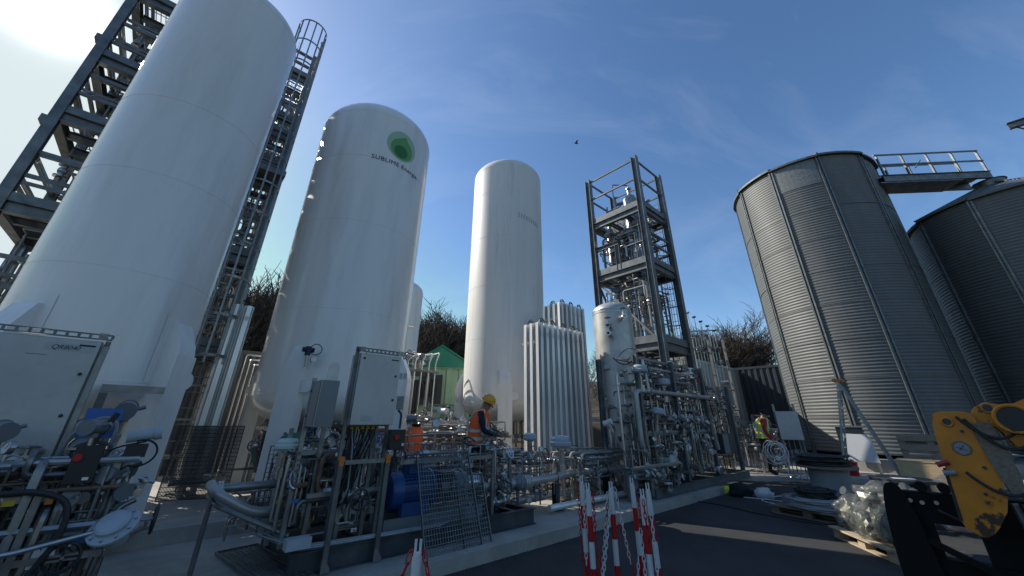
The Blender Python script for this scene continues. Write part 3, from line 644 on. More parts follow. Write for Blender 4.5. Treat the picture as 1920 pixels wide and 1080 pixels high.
ladder(tl, -2.62, 5.46, .35, 5.2, .36, (1, 0), 'galv')
b = MB(); b.box(-2.75, -1.93, 5.0, 5.5, 6.95, 7.0); b.box(-2.75, -1.93, 5.0, 5.01, 7.0, 7.1); tl.part('landing', b, 'galv_dark', ang=0)

for k in range(6): b = MB(); b.box(D0 - .2, D0 - .12, F0 + .1 + .3 * (k % 2), F0 + .3 + .3 * (k % 2), 4.4 + 1.15 * k, 4.55 + 1.15 * k); tl.part('junction_box', b, 'box_grey')

# ------------------------------------------------------------------ finned vaporiser banks
def f_fin(H):
    b = MB()
    b.cyl((0, 0, 0), (0, 0, H), .022, 8)
    for k in range(4):
        a = math.pi / 4 + k * math.pi / 2; c, s = math.cos(a), math.sin(a); b.bar((c * .055, s * .055, .02), (c * .055, s * .055, H - .02), .072, .003, (-s, c, 0))
    for k in range(4):
        a = k * math.pi / 2; c, s = math.cos(a), math.sin(a); b.bar((c * .05, s * .05, .02), (c * .05, s * .05, H - .02), .06, .003, (-s, c, 0))
        b.bar((c * .082, s * .082, .02), (c * .082, s * .082, H - .02), .004, .085, (-s, c, 0))
    return b.mesh('finned_tube', 'aluminium', ang=0)
def vaporiser(label, u0, v0, nu, nv, pu, pv, zb, zt, cap=.0):
    t = T('vaporiser', label, 'vaporiser', u0, v0, .13, None); me = f_fin(zt - zb)
    for i in range(nu):
        for j in range(nv):
            u, v = u0 + i * pu, v0 + j * pv; t.inst('finned_tube', me, (u, v, zb))
            if (i + j) % 2 == 0 and i < nu - 1:
                b = MB(); b.tube([(u + pu / 2 - pu / 2 * math.cos(rad(a)), v, zt - .03 + .13 * math.sin(rad(a))) for a in range(0, 181, 20)], .014, 6); t.part('return_bend', b, 'dark_steel')
            elif j < nv - 1:
                b = MB(); b.tube([(u, v + pv / 2 - pv / 2 * math.cos(rad(a)), zt - .03 + .13 * math.sin(rad(a))) for a in range(0, 181, 20)], .014, 6); t.part('return_bend', b, 'dark_steel')
            if j == 0 or i == 0:
                b = MB(); b.box(u - .035, u + .035, v - .09, v - .086, zt - .33, zt - .24); t.part('sticker', b, 'paper_white', ang=0)
    U1, V1 = u0 + (nu - 1) * pu, v0 + (nv - 1) * pv
    for z in (zb + .25, zt - .5):
        for j in range(nv): b = MB(); b.box(u0 - .1, U1 + .1, v0 + j * pv + .088, v0 + j * pv + .096, z, z + .05); t.part('tie_bar', b, 'aluminium', ang=0)
    for u in (u0, U1):
        for v in (v0, V1):
            b = MB(); b.bar((u, v, .131), (u, v, zb), .08, .08); b.box(u - .1, u + .1, v - .1, v + .1, .131, .146); t.part('leg', b, 'aluminium')
    b = MB(); b.cyl((u0 - .2, v0 - .14, zb + .12), (U1 + .2, v0 - .14, zb + .12), .05, 12); t.part('manifold', b, 'stainless')
    b = MB(); b.cyl((u0 - .2, V1 + .14, zb + .12), (U1 + .2, V1 + .14, zb + .12), .05, 12); t.part('manifold', b, 'stainless')
    return t
vaporiser('front bank of tall upright aluminium finned tubes right of the slimmer white tank', 3.52, 1.78, 9, 3, .19, .2, .42, 3.72)
vaporiser('taller bank of finned tubes half hidden behind the front bank, left of the tower', 5.45, 2.75, 6, 4, .2, .2, .42, 4.83)
vaporiser('narrow bank of finned tubes between the two largest white tanks, behind the dark grating', -2.04, 5.04, 2, 2, .19, .2, .42, 3.72)

# ------------------------------------------------------------------ stainless vessel
vt = T('pressure_vessel', 'upright dull stainless vessel with domed top standing in front of the steel tower', 'vessel', 5.9, 1.3, .13)
vu, vv, vr = 5.9, 1.3, .515
b = MB(); b.lathe([(.001, .72)] + [(vr * math.sin(rad(a)) ** .85, .98 - .26 * math.cos(rad(a))) for a in range(10, 90, 10)] + [(vr, .98), (vr, 1.9), (vr, 3.0), (vr, 4.28)], (vu, vv, 0), 56); vs_ = vt.part('shell', b, 'stainless_dull')
b = MB(); b.lathe([(vr, 4.282)] + [(vr * math.cos(rad(a)) ** .8, 4.282 + .26 * math.sin(rad(a))) for a in range(8, 88, 8)] + [(.001, 4.545)], (vu, vv, 0), 56); vt.part('top_head', b, 'stainless_dull', ang=60)
for z in (1.0, 2.4, 4.22, 4.3): b = MB(); b.torus((vu, vv, z), vr, .008, n=48, m=5); vt.part('weld_seam', b, 'stainless')
for a in (45, 135, 225, 315):
    c, s = math.cos(rad(a)), math.sin(rad(a)); b = MB(); b.bar((vu + c * .44, vv + s * .44, .131), (vu + c * .44, vv + s * .44, 1.15), .1, .1); b.cbox((vu + c * .44, vv + s * .44, .14), .2, .2, .02); vt.part('leg', b, 'stainless_dull')
for (a, z, l) in ((205, 3.75, .2), (205, 3.55, .24), (235, 4.0, .12), (250, 2.4, .16), (285, 1.6, .2), (300, 3.0, .14)):
    d = Vector((math.cos(rad(a)), math.sin(rad(a)), 0)); c = Vector((vu, vv, z)); b = MB(); b.cyl(c + d * (vr - .02), c + d * (vr + l), .035, 10); b.cyl(c + d * (vr + l - .03), c + d * (vr + l), .08, 12); vt.part('nozzle', b, 'stainless')
    if z > 3: valve(vt, c + d * (vr + l + .1), E_(0, 0, a), 1, 'wheel')
for k, (du, dv_) in enumerate(((-.15, 0), (.05, -.1), (.2, .1))): pipe(vt, [(vu + du, vv + dv_, 4.4), (vu + du, vv + dv_, 4.72 + .06 * k), (vu + du + .3, vv + dv_ + .2, 4.72 + .06 * k)], .02, 'stainless')
# ------------------------------------------------------------------ wire mesh panels
def wire_panel(name, label, o, ax, ay, w, h, pw=.05, ph=.05, r=.0028, m='galv_dark', frame=True, notch=None, group=None, cat='mesh panel'):
    """o, ax, ay in site coordinates; ax, ay unit vectors"""
    o, ax, ay = Vector(o), Vector(ax).normalized(), Vector(ay).normalized(); t = T(name, label, cat, o.x, o.y, o.z, group)
    nn = ax.cross(ay); b = MB(); n = int(w / pw)
    for k in range(n + 1):
        x = w * k / n; p = o + ax * x; h1 = h if not notch or x < notch[0] else notch[1]; b.bar(p, p + ay * h1, r * 2, r * 2, nn)
    n = int(h / ph)
    for k in range(n + 1):
        y = h * k / n; w1 = w if not notch or y < notch[1] else notch[0]; b.bar(o + ay * y + nn * r, o + ay * y + ax * w1 + nn * r, r * 2, r * 2, nn)
    t.part('wire_grid', b, m, ang=0, kind='stuff')
    if frame:
        for a, c in ((o, o + ax * w), (o + ax * w, o + ax * w + ay * h), (o + ay * h, o + ax * w + ay * h), (o, o + ay * h)):
            if notch: continue
            b = MB(); b.bar(a, c, .012, .03, nn); t.part('edge_bar', b, m, ang=0)
    return t
wire_panel('mesh_panel', 'dark dense steel grating propped upright between the two biggest white tanks', (-2.33, 4.86, .302), (.95, -.32, 0), (.02, .12, 1), .95, 1.12, .019, .06, .0048, 'dark_steel')
wire_panel('mesh_panel', 'grey wire mesh guard leaning against the front of the blue motor skid', (-.06, .16, .135), (1, 0, 0), (-.02, .38, 1), .80, 1.08, .035, .05)
wire_panel('mesh_panel', 'lower wire mesh guard with stepped top leaning right of the larger guard', (.50, .20, .135), (1, 0, 0), (.0, .36, 1), .42, .78, .035, .05)
wire_panel('mesh_panel', 'wire mesh guard standing upright behind the blue motor', (-.30, 1.30, .60), (1, 0, 0), (0, 0, 1), 1.5, .62, .05, .05, .0032)
wire_panel('mesh_panel', 'curved-topped mesh guard behind the strut frame below the small grey box', (-1.55, 1.5, .62), (1, -.05, 0), (0, .05, 1), 1.1, .62, .045, .045, .003)
wire_panel('mesh_panel', 'rusty wire grating lying flat on the concrete in front of the skid corner', (-1.80, 1.75, .165), (.15, -1, 0), (1, .15, .0), 1.5, .42, .05, .05, .003)

# ------------------------------------------------------------------ the two pump skids
def strut(t, p0, p1, w=.042, h=.042, m='galv', up=None, label=None, name='strut'):
    b = MB(); b.chan(p0, p1, w, h, up); return t.part(name, b, m, ang=0, label=label)
def cabinet(t, u0, u1, v0, v1, z0, z1, tagged=False):
    b = MB(); b.box(u0, u1, v0 + .004, v1, z0, z1); cb = t.part('cabinet', b, 'cabinet_grey', ang=0)
    b = MB(); b.box(u0 + .004, u1 - .004, v0 - .016, v0 + .001, z0 + .004, z1 - .004); dr = t.part('cabinet_door', b, 'cabinet_grey', ang=0)
    b = MB(); g_ = .0125
    for x0, x1, za, zb2 in ((u0 + .001, u0 + .007, z0, z1), (u1 - .007, u1 - .001, z0, z1), (u0 + .008, u1 - .008, z0 + .0, z0 + .006), (u0 + .008, u1 - .008, z1 - .006, z1 - .0)): b.box(x0, x1, v0 - .0035, v0 + .003, za, zb2)
    t.part('door_seal', b, 'rubber', cb, ang=0)
    for z in (z0 + .12, z1 - .14): b = MB(); b.cyl((u0 - .004, v0 - .008, z - .035), (u0 - .004, v0 - .008, z + .035), .008, 8); t.part('hinge', b, 'galv_dark', dr)
    b = MB(); b.box(u0 + .03, u1 - .03, v0 + .04, v1 - .03, z0 - .012, z0 - .001); t.part('gland_plate', b, 'galv_dark', cb, ang=0)
    for x, z in ((u0 + .05, z1 - .06), (u1 - .05, z0 + .35 * (z1 - z0)), (u1 - .05, z0 + .7 * (z1 - z0))):
        b = MB(); b.cyl((x, v0 - .016, z), (x, v0 - .026, z), .014, 10); t.part('lock', b, 'black_plastic', dr)
    # slotted channel along the top, with clamps at the two ends
    z = z1 + .045; b = MB(); y = v0 + .02; b.bar((u0 - .02, y, z + .024), (u1 + .05, y, z + .024), .012, .04, (0, 0, 1)); b.bar((u0 - .02, y, z - .024), (u1 + .05, y, z - .024), .012, .04, (0, 0, 1)) if False else None
    b = MB(); b.box(u0 - .02, u1 + .05, y - .022, y + .022, z + .016, z + .024); b.box(u0 - .02, u1 + .05, y - .022, y + .022, z - .024, z - .016)
    n = 11
    for k in range(n + 1): x = u0 - .02 + (u1 - u0 + .07) * k / n; b.box(x - .010, x + .010, y - .021, y - .016, z - .016, z + .016)
    ch = t.part('slotted_channel', b, 'galv_dark', ang=0)
    for x in (u0 + .02, u1 - .01):
        b = MB(); b.box(x - .03, x + .03, y - .03, y - .024, z - .03, z + .03); b.cyl((x - .012, y - .03, z + .01), (x - .012, y - .042, z + .01), .011, 6); b.cyl((x + .014, y - .03, z - .008), (x + .014, y - .042, z - .008), .011, 6); b.bar((x + .02, y - .032, z + .02), (x + .05, y - .032, z - .07), .014, .006); t.part('clamp', b, 'galv', ch)
    b = MB(); b.box(u0 - .035, u0 + .0 - .001, v0 + .05, v0 + .09, .33, z1 + .08); t.part('strut', b, 'galv_dark', ang=0)
    b = MB(); b.box(u1 + .001, u1 + .035, v1 - .09, v1 - .05, .33, z1 + .03); t.part('strut', b, 'galv_dark', ang=0)
    b = MB(); b.box(u1 - .13, u1 - .03, v0 - .019, v0 - .0165, z1 - .055, z1 - .04); t.part('maker_plate', b, 'ink', dr, ang=0)
    b = MB(); b.box(u0 + .12, u0 + .25, v0 - .019, v0 - .0165, z0 + .04, z0 + .10); t.part('sticker', b, 'label_tape', dr, ang=0)
    return cb, dr
def cable_drop(t, u0, u1, v, z0, z1, n, seed, glands=True):
    rn = random.Random(seed)
    for k in range(n):
        u = u0 + (u1 - u0) * (k + .5) / n; e = u0 + (u1 - u0) * rn.uniform(-.1, .7); v1_ = v + rn.uniform(-.1, .12)
        pts = [Vector((u, v, z0)), Vector((u, v, z0 - .10)), Vector((u + (e - u) * .3, v + (v1_ - v) * .5 - .03, z0 - .22)), Vector((e, v1_, z1 + .1)), Vector((e - .05 + rn.uniform(-.05, .05), v1_ + .02, z1))]
        pipe(t, pts, .0085, rn.choice(('rubber', 'rubber', 'rubber', 'cable_grey')), 5, .12, 'cable')
        if glands: b = MB(); b.cyl((u, v, z0 + .005), (u, v, z0 - .045), .012, 6); t.part('cable_gland', b, 'gland_yellow' if k % 3 else 'black_plastic')
def motor(t, u, v, z, r=.2, l=.5):
    b = MB(); b.cyl((u - l * .3, v, z), (u + l * .5, v, z), r * .9, 28)
    for k in range(28): a = 2 * math.pi * k / 28; c, s = math.cos(a), math.sin(a); b.bar((u - l * .28, v + c * r * .95, z + s * r * .95), (u + l * .46, v + c * r * .95, z + s * r * .95), .008, r * .16, (0, c, s))
    mo = t.part('motor_body', b, 'motor_blue', ang=30)
    b = MB(); M = Matrix.Rotation(rad(90), 3, 'Y'); b.lathe([(.001, -l * .58), (r * .35, -l * .575), (r * .9, -l * .54), (r * 1.03, -l * .46), (r * 1.03, -l * .27), (r * .92, -l * .27)], (u, v, z), 32, M); t.part('fan_cover', b, 'motor_blue')
    b = MB(); b.lathe([(r * .92, l * .46), (r * 1.08, l * .47), (r * 1.08, l * .53), (.05, l * .54), (.05, l * .75), (.001, l * .75)], (u, v, z), 32, M); t.part('drive_flange', b, 'motor_blue')
    b = MB(); b.box(u - .07, u + .13, v - .11, v + .09, z + r * .9, z + r * .9 + .13); b.box(u - .08, u + .14, v - .12, v + .10, z + r * .9 + .131, z + r * .9 + .15); t.part('terminal_box', b, 'motor_blue', ang=0)
    for s in (-1, 1): b = MB(); b.box(u - .17, u + .2, v + s * r * .8 - .045, v + s * r * .8 + .045, z - r - .05, z - r * .55); t.part('foot', b, 'motor_blue', ang=0)
    return mo
def base_frame(t, u0, u1, v0, v1, z0, z1, crosses, m='anthracite'):
    h = z1 - z0; zc = (z0 + z1) / 2
    for v in (v0, v1): b = MB(); b.hbeam((u0, v, zc), (u1, v, zc), h, .1); b.box(u0 - .012, u0 - .001, v - .05, v + .05, z0, z1); t.part('base_beam', b, m, ang=0)
    for u in [u0 + .055] + crosses + [u1 - .055]: b = MB(); b.hbeam((u, v0 + .052, zc - .003), (u, v1 - .052, zc - .003), h - .01, .09); t.part('cross_beam', b, m, ang=0)
ps = T('pump_skid', 'pump skid with blue motor, grey cabinet and dark base before the emblem tank', 'pump skid', -1.3, .5, .13, None)
base_frame(ps, -1.35, 2.0, .52, 1.72, .131, .335, [-.6, .1, .8, 1.3, 1.65])
b = MB(); b.box(-1.25, -.05, .60, 1.62, .29, .30); ps.part('drip_tray', b, 'dark_steel', ang=0)
b = MB(); b.box(-.40, 1.05, .58, 1.0, .335, .36); b.box(-.40, 1.05, .58, .60, .36, .47); b.box(-.40, 1.05, .98, 1.0, .36, .47); ps.part('pedestal', b, 'box_grey', ang=0)
motor(ps, -.02, .78, .73, .205, .54)
b = MB(); b.cyl((.42, .78, .72), (.55, .78, .72), .12, 20); b.cyl((.56, .78, .72), (.82, .78, .72), .17, 24); b.cyl((.60, .78, .72), (.64, .78, .72), .19, 24); b.cyl((.74, .78, .72), (.78, .78, .72), .19, 24); ps.part('pump_casing', b, 'box_grey')
b = MB(); b.cyl((.82, .78, .72), (1.10, .78, .72), .10, 20); b.cyl((1.08, .78, .72), (1.11, .78, .72), .14, 20); ps.part('pump_head', b, 'stainless')
b = MB(); b.box(.40, .58, .64, .92, .80, .90); ps.part('coupling_guard', b, 'dark_steel', ang=0)
# cabinet on its strut frame
cabinet(ps, -1.05, -.52, .42, .68, 1.49, 2.30)
for u in (-1.06, -.52):
    b = MB(); b.chan((u, .44, .20), (u, .44, 1.13), .05, .05, (0, 1, 0)); ps.part('strut', b, 'galv_dark', ang=0)
    b = MB(); b.box(u - .028, u + .028, .405, .475, 1.13, 1.17); b.box(u - .027, u + .027, .412, .418, 1.08, 1.13); ps.part('end_cap', b, 'orange_cap', ang=0)
    b = MB(); b.plate([(-.03, 0), (.06, 0), (.06, .03), (0, .12), (-.03, .12)], (u, .41, .14), (1, 0, 0), (0, 0, 1), (0, 1, 0), .008); ps.part('bracket', b, 'galv', ang=0)
for (p, q) in (((-1.02, .44, 1.11), (-.56, .44, 1.11)), ((-1.06, .48, 1.11), (-1.06, 1.4, 1.11)), ((-1.42, .75, .34), (-1.42, .75, 2.0)), ((-1.22, .72, .34), (-1.22, .72, 1.95)), ((-.90, .70, .34), (-.90, .70, 1.48)), ((-.62, .70, .34), (-.62, .70, 1.48)), ((-.52, 1.2, .34), (-.52, 1.2, 1.4)), ((-1.5, .95, .34), (-1.5, .95, 1.45)), ((-1.45, .75, 1.2), (-.5, .75, 1.2)), ((-1.45, 1.0, .62), (-.45, 1.0, .62)), ((-1.3, .6, .8), (-.5, .6, .8)), ((-.3, .56, 1.06), (1.2, .56, 1.06)), ((-.3, 1.3, .34), (-.3, 1.3, 1.24)), ((1.2, 1.3, .34), (1.2, 1.3, 1.24)), ((1.2, .56, .34), (1.2, .56, 1.1))): strut(ps, p, q)
cable_drop(ps, -1.0, -.66, .56, 1.49, .72, 16, 8)
cable_drop(ps, -.98, -.72, .60, 1.48, .62, 8, 9, False)
# small two-faced control box left of the cabinet
b = MB(); b.box(-1.42, -1.22, .46, .80, 1.47, 1.96); bx = ps.part('control_box', b, 'box_grey', ang=0)
b = MB(); b.box(-1.432, -1.421, .465, .795, 1.475, 1.955); ps.part('box_door', b, 'box_grey', bx, ang=0)
b = MB(); b.box(-1.42, -1.415, .452, .459, 1.47, 1.96); ps.part('door_edge', b, 'stainless', bx, ang=0)
for z in (1.58, 1.85): b = MB(); b.cyl((-1.432, .74, z), (-1.445, .74, z), .014, 8); ps.part('hinge', b, 'black_plastic', bx)
pl = circ(16, .06, 0, 0, 0, 180) + [(-.06, -.16), (.06, -.16)]
b = MB(); b.plate(pl, (-1.27, .60, 2.12), (1, 0, 0), (0, 0, 1), (0, 1, 0), .012); ps.part('lug_plate', b, 'stainless_dull')
# emergency starter box and its conduit
b = MB(); b.box(-.55, -.36, .36, .45, 1.22, 1.44); eb = ps.part('starter_box', b, 'black_plastic', ang=0); b = MB(); b.cyl((-.48, .36, 1.36), (-.48, .34, 1.36), .03, 12); ps.part('push_button', b, 'red_plastic', eb); b = MB(); b.box(-.40, -.375, .352, .359, 1.26, 1.29); ps.part('sticker', b, 'paper_white', eb, ang=0)
pipe(ps, [(-.42, .42, 1.45), (-.42, .42, 1.62), (-.46, .44, 1.66)], .013, 'rubber', 6, name='conduit'); pipe(ps, [(-.44, .42, 1.22), (-.46, .46, .95), (-.5, .5, .6)], .016, 'rubber', 6, name='conduit')
b = MB(); b.box(-1.47, -1.25, .33, .45, .40, .49); ps.part('junction_box', b, 'grey_plastic', ang=0)
for k in range(9):
    dz = .012 * (k % 3); y = .475 - .014 * (k // 3) ; pipe(ps, [(-1.42 - .04 * k, 1.5, .42 + dz), (-1.42 - .02 * k, .9, .42 + dz), (-1.35, y, .35 + dz + .004 * k), (.0, y, .35 + dz), (.0 + .05 * k, y, .345 + dz)], .009, ('galv', 'stainless', 'cable_grey')[k % 3], 6, .2, 'tube')
# large suction and discharge lines on the left
pipe(ps, [(-1.2, 1.25, .86), (-2.06, 1.25, .86), (-2.06, 1.18, .86)], .042, 'galv', 12); pipe(ps, [(-2.08, 1.3, .90), (-2.04, 1.1, .84), (-1.66, 1.1, .62), (-1.40, 1.1, .62), (-.4, 1.1, .62)], .048, 'stainless_dull', 12, .14)
pipe(ps, [(-2.08, 1.36, .80), (-2.0, 1.1, .72), (-1.35, .75, .44)], .022, 'galv', 8); pipe(ps, [(-2.05, 1.2, .82), (-2.05, 1.2, .14)], .024, 'galv_dark', 8, name='support')
for p, R, sc in (((-1.42, 1.1, .62), None, .95), ((-2.0, 1.25, .86), None, .7), ((-1.0, 1.1, .62), None, .8)): ps.inst('flange', FLANGE, p, R, sc)
b = MB(); b.cyl((-1.15, .95, .70), (-.75, .95, .58), .055, 16); ps.part('filter_body', b, 'aluminium')
valve(ps, (-1.52, .9, 1.0), None, 1.05, 'actg'); pipe(ps, [(-1.52, .9, .97), (-1.52, .9, .55), (-1.3, .9, .55)], .02, 'stainless'); valve(ps, (-1.30, 1.35, .86), None, 1, 'bluewheel')
b = MB(); b.cyl((-1.05, 1.45, 1.0), (-.98, 1.42, 1.0), .17, 20); ps.part('blue_disc_cover', b, 'valve_blue')
pipework(ps, -1.5, -.45, .62, 1.6, .38, 1.25, 120, 51, (.008, .010, .012, .018, .026), kinds=('lever', 'wheel', 'gauge', 'lever', 'lever'), vert=.5)
pipework(ps, -.3, 1.2, 1.0, 1.65, .38, 1.10, 60, 52, (.01, .014, .02, .03), kinds=('lever', 'wheel', 'white'))
pipework(ps, 1.1, 1.95, .65, 1.65, .34, 1.2, 28, 53, (.01, .014, .02, .028), kinds=('lever', 'wheel', 'white'), vert=.6)
pipework(ps, -1.9, -1.3, 1.0, 1.7, .35, .8, 14, 54, (.008, .010, .012), kinds=('lever',))
for k in range(6): u = -.35 + .11 * k; b = MB(); b.tube([(u, 1.32 + .02 * math.cos(a), 1.2 + .09 * math.sin(a)) for a in [0, .5, 1, 1.57, 2.1, 2.6, 3.14]], .008, 6) if k in (4,) else b.bar((u, 1.31, .6), (u, 1.31, 1.24), .02, .02); ps.part('guard_post', b, 'galv_dark')
valve(ps, (.33, 1.55, 1.36), E_(0, 0, 60), .95, 'trans'); pipe(ps, [(.33, 1.55, 1.36), (.33, 1.55, .5)], .015, 'stainless'); valve(ps, (.78, 1.55, 1.33), E_(0, 0, -20), 1.1, 'gauge'); pipe(ps, [(.78, 1.55, 1.35), (.78, 1.55, .5)], .02, 'stainless')
valve(ps, (.82, 1.62, 1.56), None, .7, 'transw')
valve(ps, (1.78, 1.4, .98), E_(0, 0, -25), 1.1, 'gauge'); pipe(ps, [(1.78, 1.4, 1.0), (1.78, 1.4, .4)], .018, 'stainless')
pipe(ps, [(-.1, 1.6, 1.30), (.9, 1.62, 1.34), (1.25, 1.62, 1.34)], .014, 'galv'); pipe(ps, [(-.2, 1.5, 1.02), (1.7, 1.5, 1.02), (1.7, 1.2, 1.02)], .02, 'stainless')
b = MB(); b.cyl((-1.75, 2.55, 1.05), (-1.3, 2.55, 1.12), .09, 14); b.cyl((-1.3, 2.55, 1.12), (-1.2, 2.55, 1.13), .05, 10)
# blue and green fittings on tank two
b = MB(); b.lathe([(.001, -.16), (.09, -.14), (.13, 0), (.09, .14), (.001, .16)], (-.95, 3.15, 1.22), 16, Matrix.Rotation(rad(80), 3, 'Y')); t2.part('green_actuator', b, 'valve_green')
b = MB(); c = Vector((-.93, 3.42, 2.62)); b.cyl(c, c + Vector((0, 0, .16)), .05, 10); b.cyl(c + Vector((-.1, 0, .1)), c + Vector((.1, 0, .1)), .045, 10); b.torus(c + Vector((.13, 0, .12)), .1, .008, (.3, 1, 0), 16, 5); t2.part('regulator', b, 'navy_ink'); b = MB(); b.cyl(c + Vector((.02, 0, -.2)), c, .03, 8); b.cyl(c + Vector((.12, -.02, -.06)), c + Vector((.12, .06, -.06)), .05, 12); t2.part('regulator_gauge', b, 'stainless')

# the left skid, cut by the frame
pl1 = T('pump_skid', 'piped skid under the large pale cabinet with a handwritten tag, at far left', 'pump skid', -3.4, .8, .13)
base_frame(pl1, -5.2, -2.72, .32, 1.6, .131, .335, [-4.6, -4.0, -3.3])
cb, dr = cabinet(pl1, -3.99, -3.27, .80, 1.06, 1.22, 2.18)
b = MB(); b.box(-3.60, -3.31, .7825, .7838, 2.075, 2.135); tp = pl1.part('label_tape', b, 'label_tape', dr, ang=0)
me = text_mesh('QR8040', .052, .25, .95)
b = MB(); b.add([(q.co.x - 3.475, .7815, 2.087 + q.co.y) for q in me.vertices], [list(f.vertices) for f in me.polygons]); pl1.part('handwriting', b, 'ink', tp, ang=0)
b = MB(); b.box(-4.02, -3.86, .7825, .7838, 1.80, 1.98); pl1.part('label_tape', b, 'label_tape', dr, ang=0)
for s in range(3): b = MB(); b.box(-3.98, -3.89 + .01 * s, .780, .782, 1.92 - .045 * s, 1.928 - .045 * s); pl1.part('handwriting', b, 'ink', dr, ang=0)
b = MB(); b.box(-3.68, -3.56, .7825, .7838, 2.03, 2.036); pl1.part('pencil_line', b, 'box_grey', dr, ang=0)
for (p, q) in (((-3.24, .86, .34), (-3.24, .86, 2.15)), ((-3.5, .4, .34), (-3.5, .4, 1.1)), ((-3.2, .38, .34), (-3.2, .38, 1.05)), ((-4.6, .42, 1.0), (-3.15, .42, 1.0)), ((-4.4, .42, .62), (-2.75, .36, .62)), ((-3.9, .9, 1.12), (-3.0, .9, 1.12)), ((-2.85, .5, .34), (-2.85, .5, 1.25))): strut(pl1, p, q)
for z in (1.0, .86): b = MB(); b.box(-3.16, -3.12, .385, .44, z - .04, z + .04); pl1.part('end_cap', b, 'orange_cap', ang=0)
b = MB(); b.box(-3.18, -2.95, .78, .80, 1.38, 1.62); pl1.part('blue_cover', b, 'valve_blue', ang=0)
b = MB(); b.box(-3.12, -2.96, .42, .52, 1.08, 1.34); eb = pl1.part('starter_box', b, 'black_plastic', ang=0); b = MB(); b.box(-3.02, -2.985, .41, .419, 1.10, 1.12); pl1.part('sticker', b, 'paper_white', eb, ang=0); b = MB(); b.cyl((-3.09, .42, 1.26), (-3.09, .40, 1.26), .028, 12); pl1.part('push_button', b, 'red_plastic', eb)
b = MB(); b.bar((-3.05, .47, 1.34), (-2.97, .50, 1.58), .035, .035); pl1.part('conduit', b, 'rubber'); b = MB(); b.bar((-3.1, .46, 1.08), (-3.2, .42, .80), .04, .04); pl1.part('conduit', b, 'rubber')
b = MB(); b.tube(fil([(-3.6, .35, 1.04), (-3.22, .33, 1.06), (-3.02, .31, .98), (-3.0, .30, .75), (-3.1, .32, .5)], .15, 5), .020, 8); pl1.part('hose', b, 'rubber')
b = MB(); b.tube(fil([(-3.25, .74, 1.2), (-3.2, .74, 1.45), (-3.05, .74, 1.56), (-2.95, .74, 1.5), (-2.95, .74, 1.3)], .12, 5), .014, 8); pl1.part('hose', b, 'cable_grey')
b = MB(); b.tube([Vector((-2.74 + .11 * math.cos(a), .52, 1.27 + .10 * math.sin(a))) for a in [x * .25 for x in range(-8, 9)]], .009, 6); pl1.part('cable', b, 'rubber')
b = MB(); b.tube(fil([(-2.72, .52, 1.36), (-2.9, .52, 1.32), (-3.0, .52, 1.24)], .1, 4), .008, 6); b.tube(fil([(-3.0, .5, 1.24), (-2.9, .5, 1.12), (-2.78, .5, 1.18)], .1, 4), .008, 6); pl1.part('cable', b, 'rubber')
b = MB(); b.box(-2.84, -2.70, .48, .58, 1.24, 1.34); pl1.part('positioner', b, 'black_plastic', ang=0)
b = MB(); b.cyl((-2.86, .55, 1.39), (-2.68, .55, 1.42), .045, 14); b.cyl((-2.69, .55, 1.419), (-2.64, .55, 1.43), .055, 14); b.cyl((-2.80, .55, 1.34), (-2.80, .55, 1.1), .035, 10); pl1.part('transmitter_head', b, 'grey_plastic')
# big flanged cap of the strainer: tilted blue-grey disc
M = Matrix.Translation((-2.74, .28, .80)) @ Matrix.Rotation(rad(38), 4, 'X') @ Matrix.Rotation(rad(-18), 4, 'Y')
b = MB(M); b.lathe([(.001, .045), (.085, .042), (.10, .03), (.10, .0), (.125, -.004), (.145, -.012), (.145, -.03), (.10, -.04), (.07, -.16), (.001, -.17)], n=36); sc_ = pl1.part('strainer_cap', b, 'grey_plastic')
b = MB(M)
for k in range(10): a = k * .628; b.cyl((.124 * math.cos(a), .124 * math.sin(a), -.01), (.124 * math.cos(a), .124 * math.sin(a), .012), .009, 6)
pl1.part('bolt', b, 'stainless', sc_, kind='stuff')
pipe(pl1, [(-4.8, .28, .66), (-3.2, .27, .70), (-2.62, .30, .80)], .017, 'stainless', 8)
for k, (u, v, r) in enumerate(((-2.9, .62, .03), (-2.82, .75, .026), (-3.05, .85, .04), (-2.78, .40, .02))): pipe(pl1, [(u, v, .34), (u + .03, v, 1.25 - .12 * k), (u + .12, v, 1.3 - .12 * k)], r, ('stainless', 'pipe_steel')[k % 2], 10)
pipework(pl1, -3.6, -2.72, .36, 1.4, .36, 1.25, 140, 61, (.008, .011, .015, .022, .03), kinds=('lever', 'wheel', 'gauge', 'trans'), vert=.5)
pipework(pl1, -4.8, -3.4, .34, 1.4, .36, 1.15, 90, 62, (.010, .014, .02, .028), kinds=('lever', 'wheel', 'trans'), vert=.4)
valve(pl1, (-2.95, .6, .62), E_(90, 0, 0), 1.2, 'wheel'); valve(pl1, (-2.66, .5, .98), E_(20, 0, 90), 1.0, 'lever'); valve(pl1, (-3.35, .3, .62), E_(70, 0, 0), 1.2, 'wheel')
# strut portal in front of tank one's bottom
tp_ = T('strut_portal', 'grey right-angled strut bracket below the largest white tank', 'bracket', -3.3, 2.3, .3)
strut(tp_, (-3.28, 2.3, 1.86), (-2.72, 2.36, 1.86), .08, .08, 'galv'); strut(tp_, (-3.24, 2.3, .31), (-3.24, 2.3, 1.81), .07, .07, 'galv_dark', (0, 1, 0))

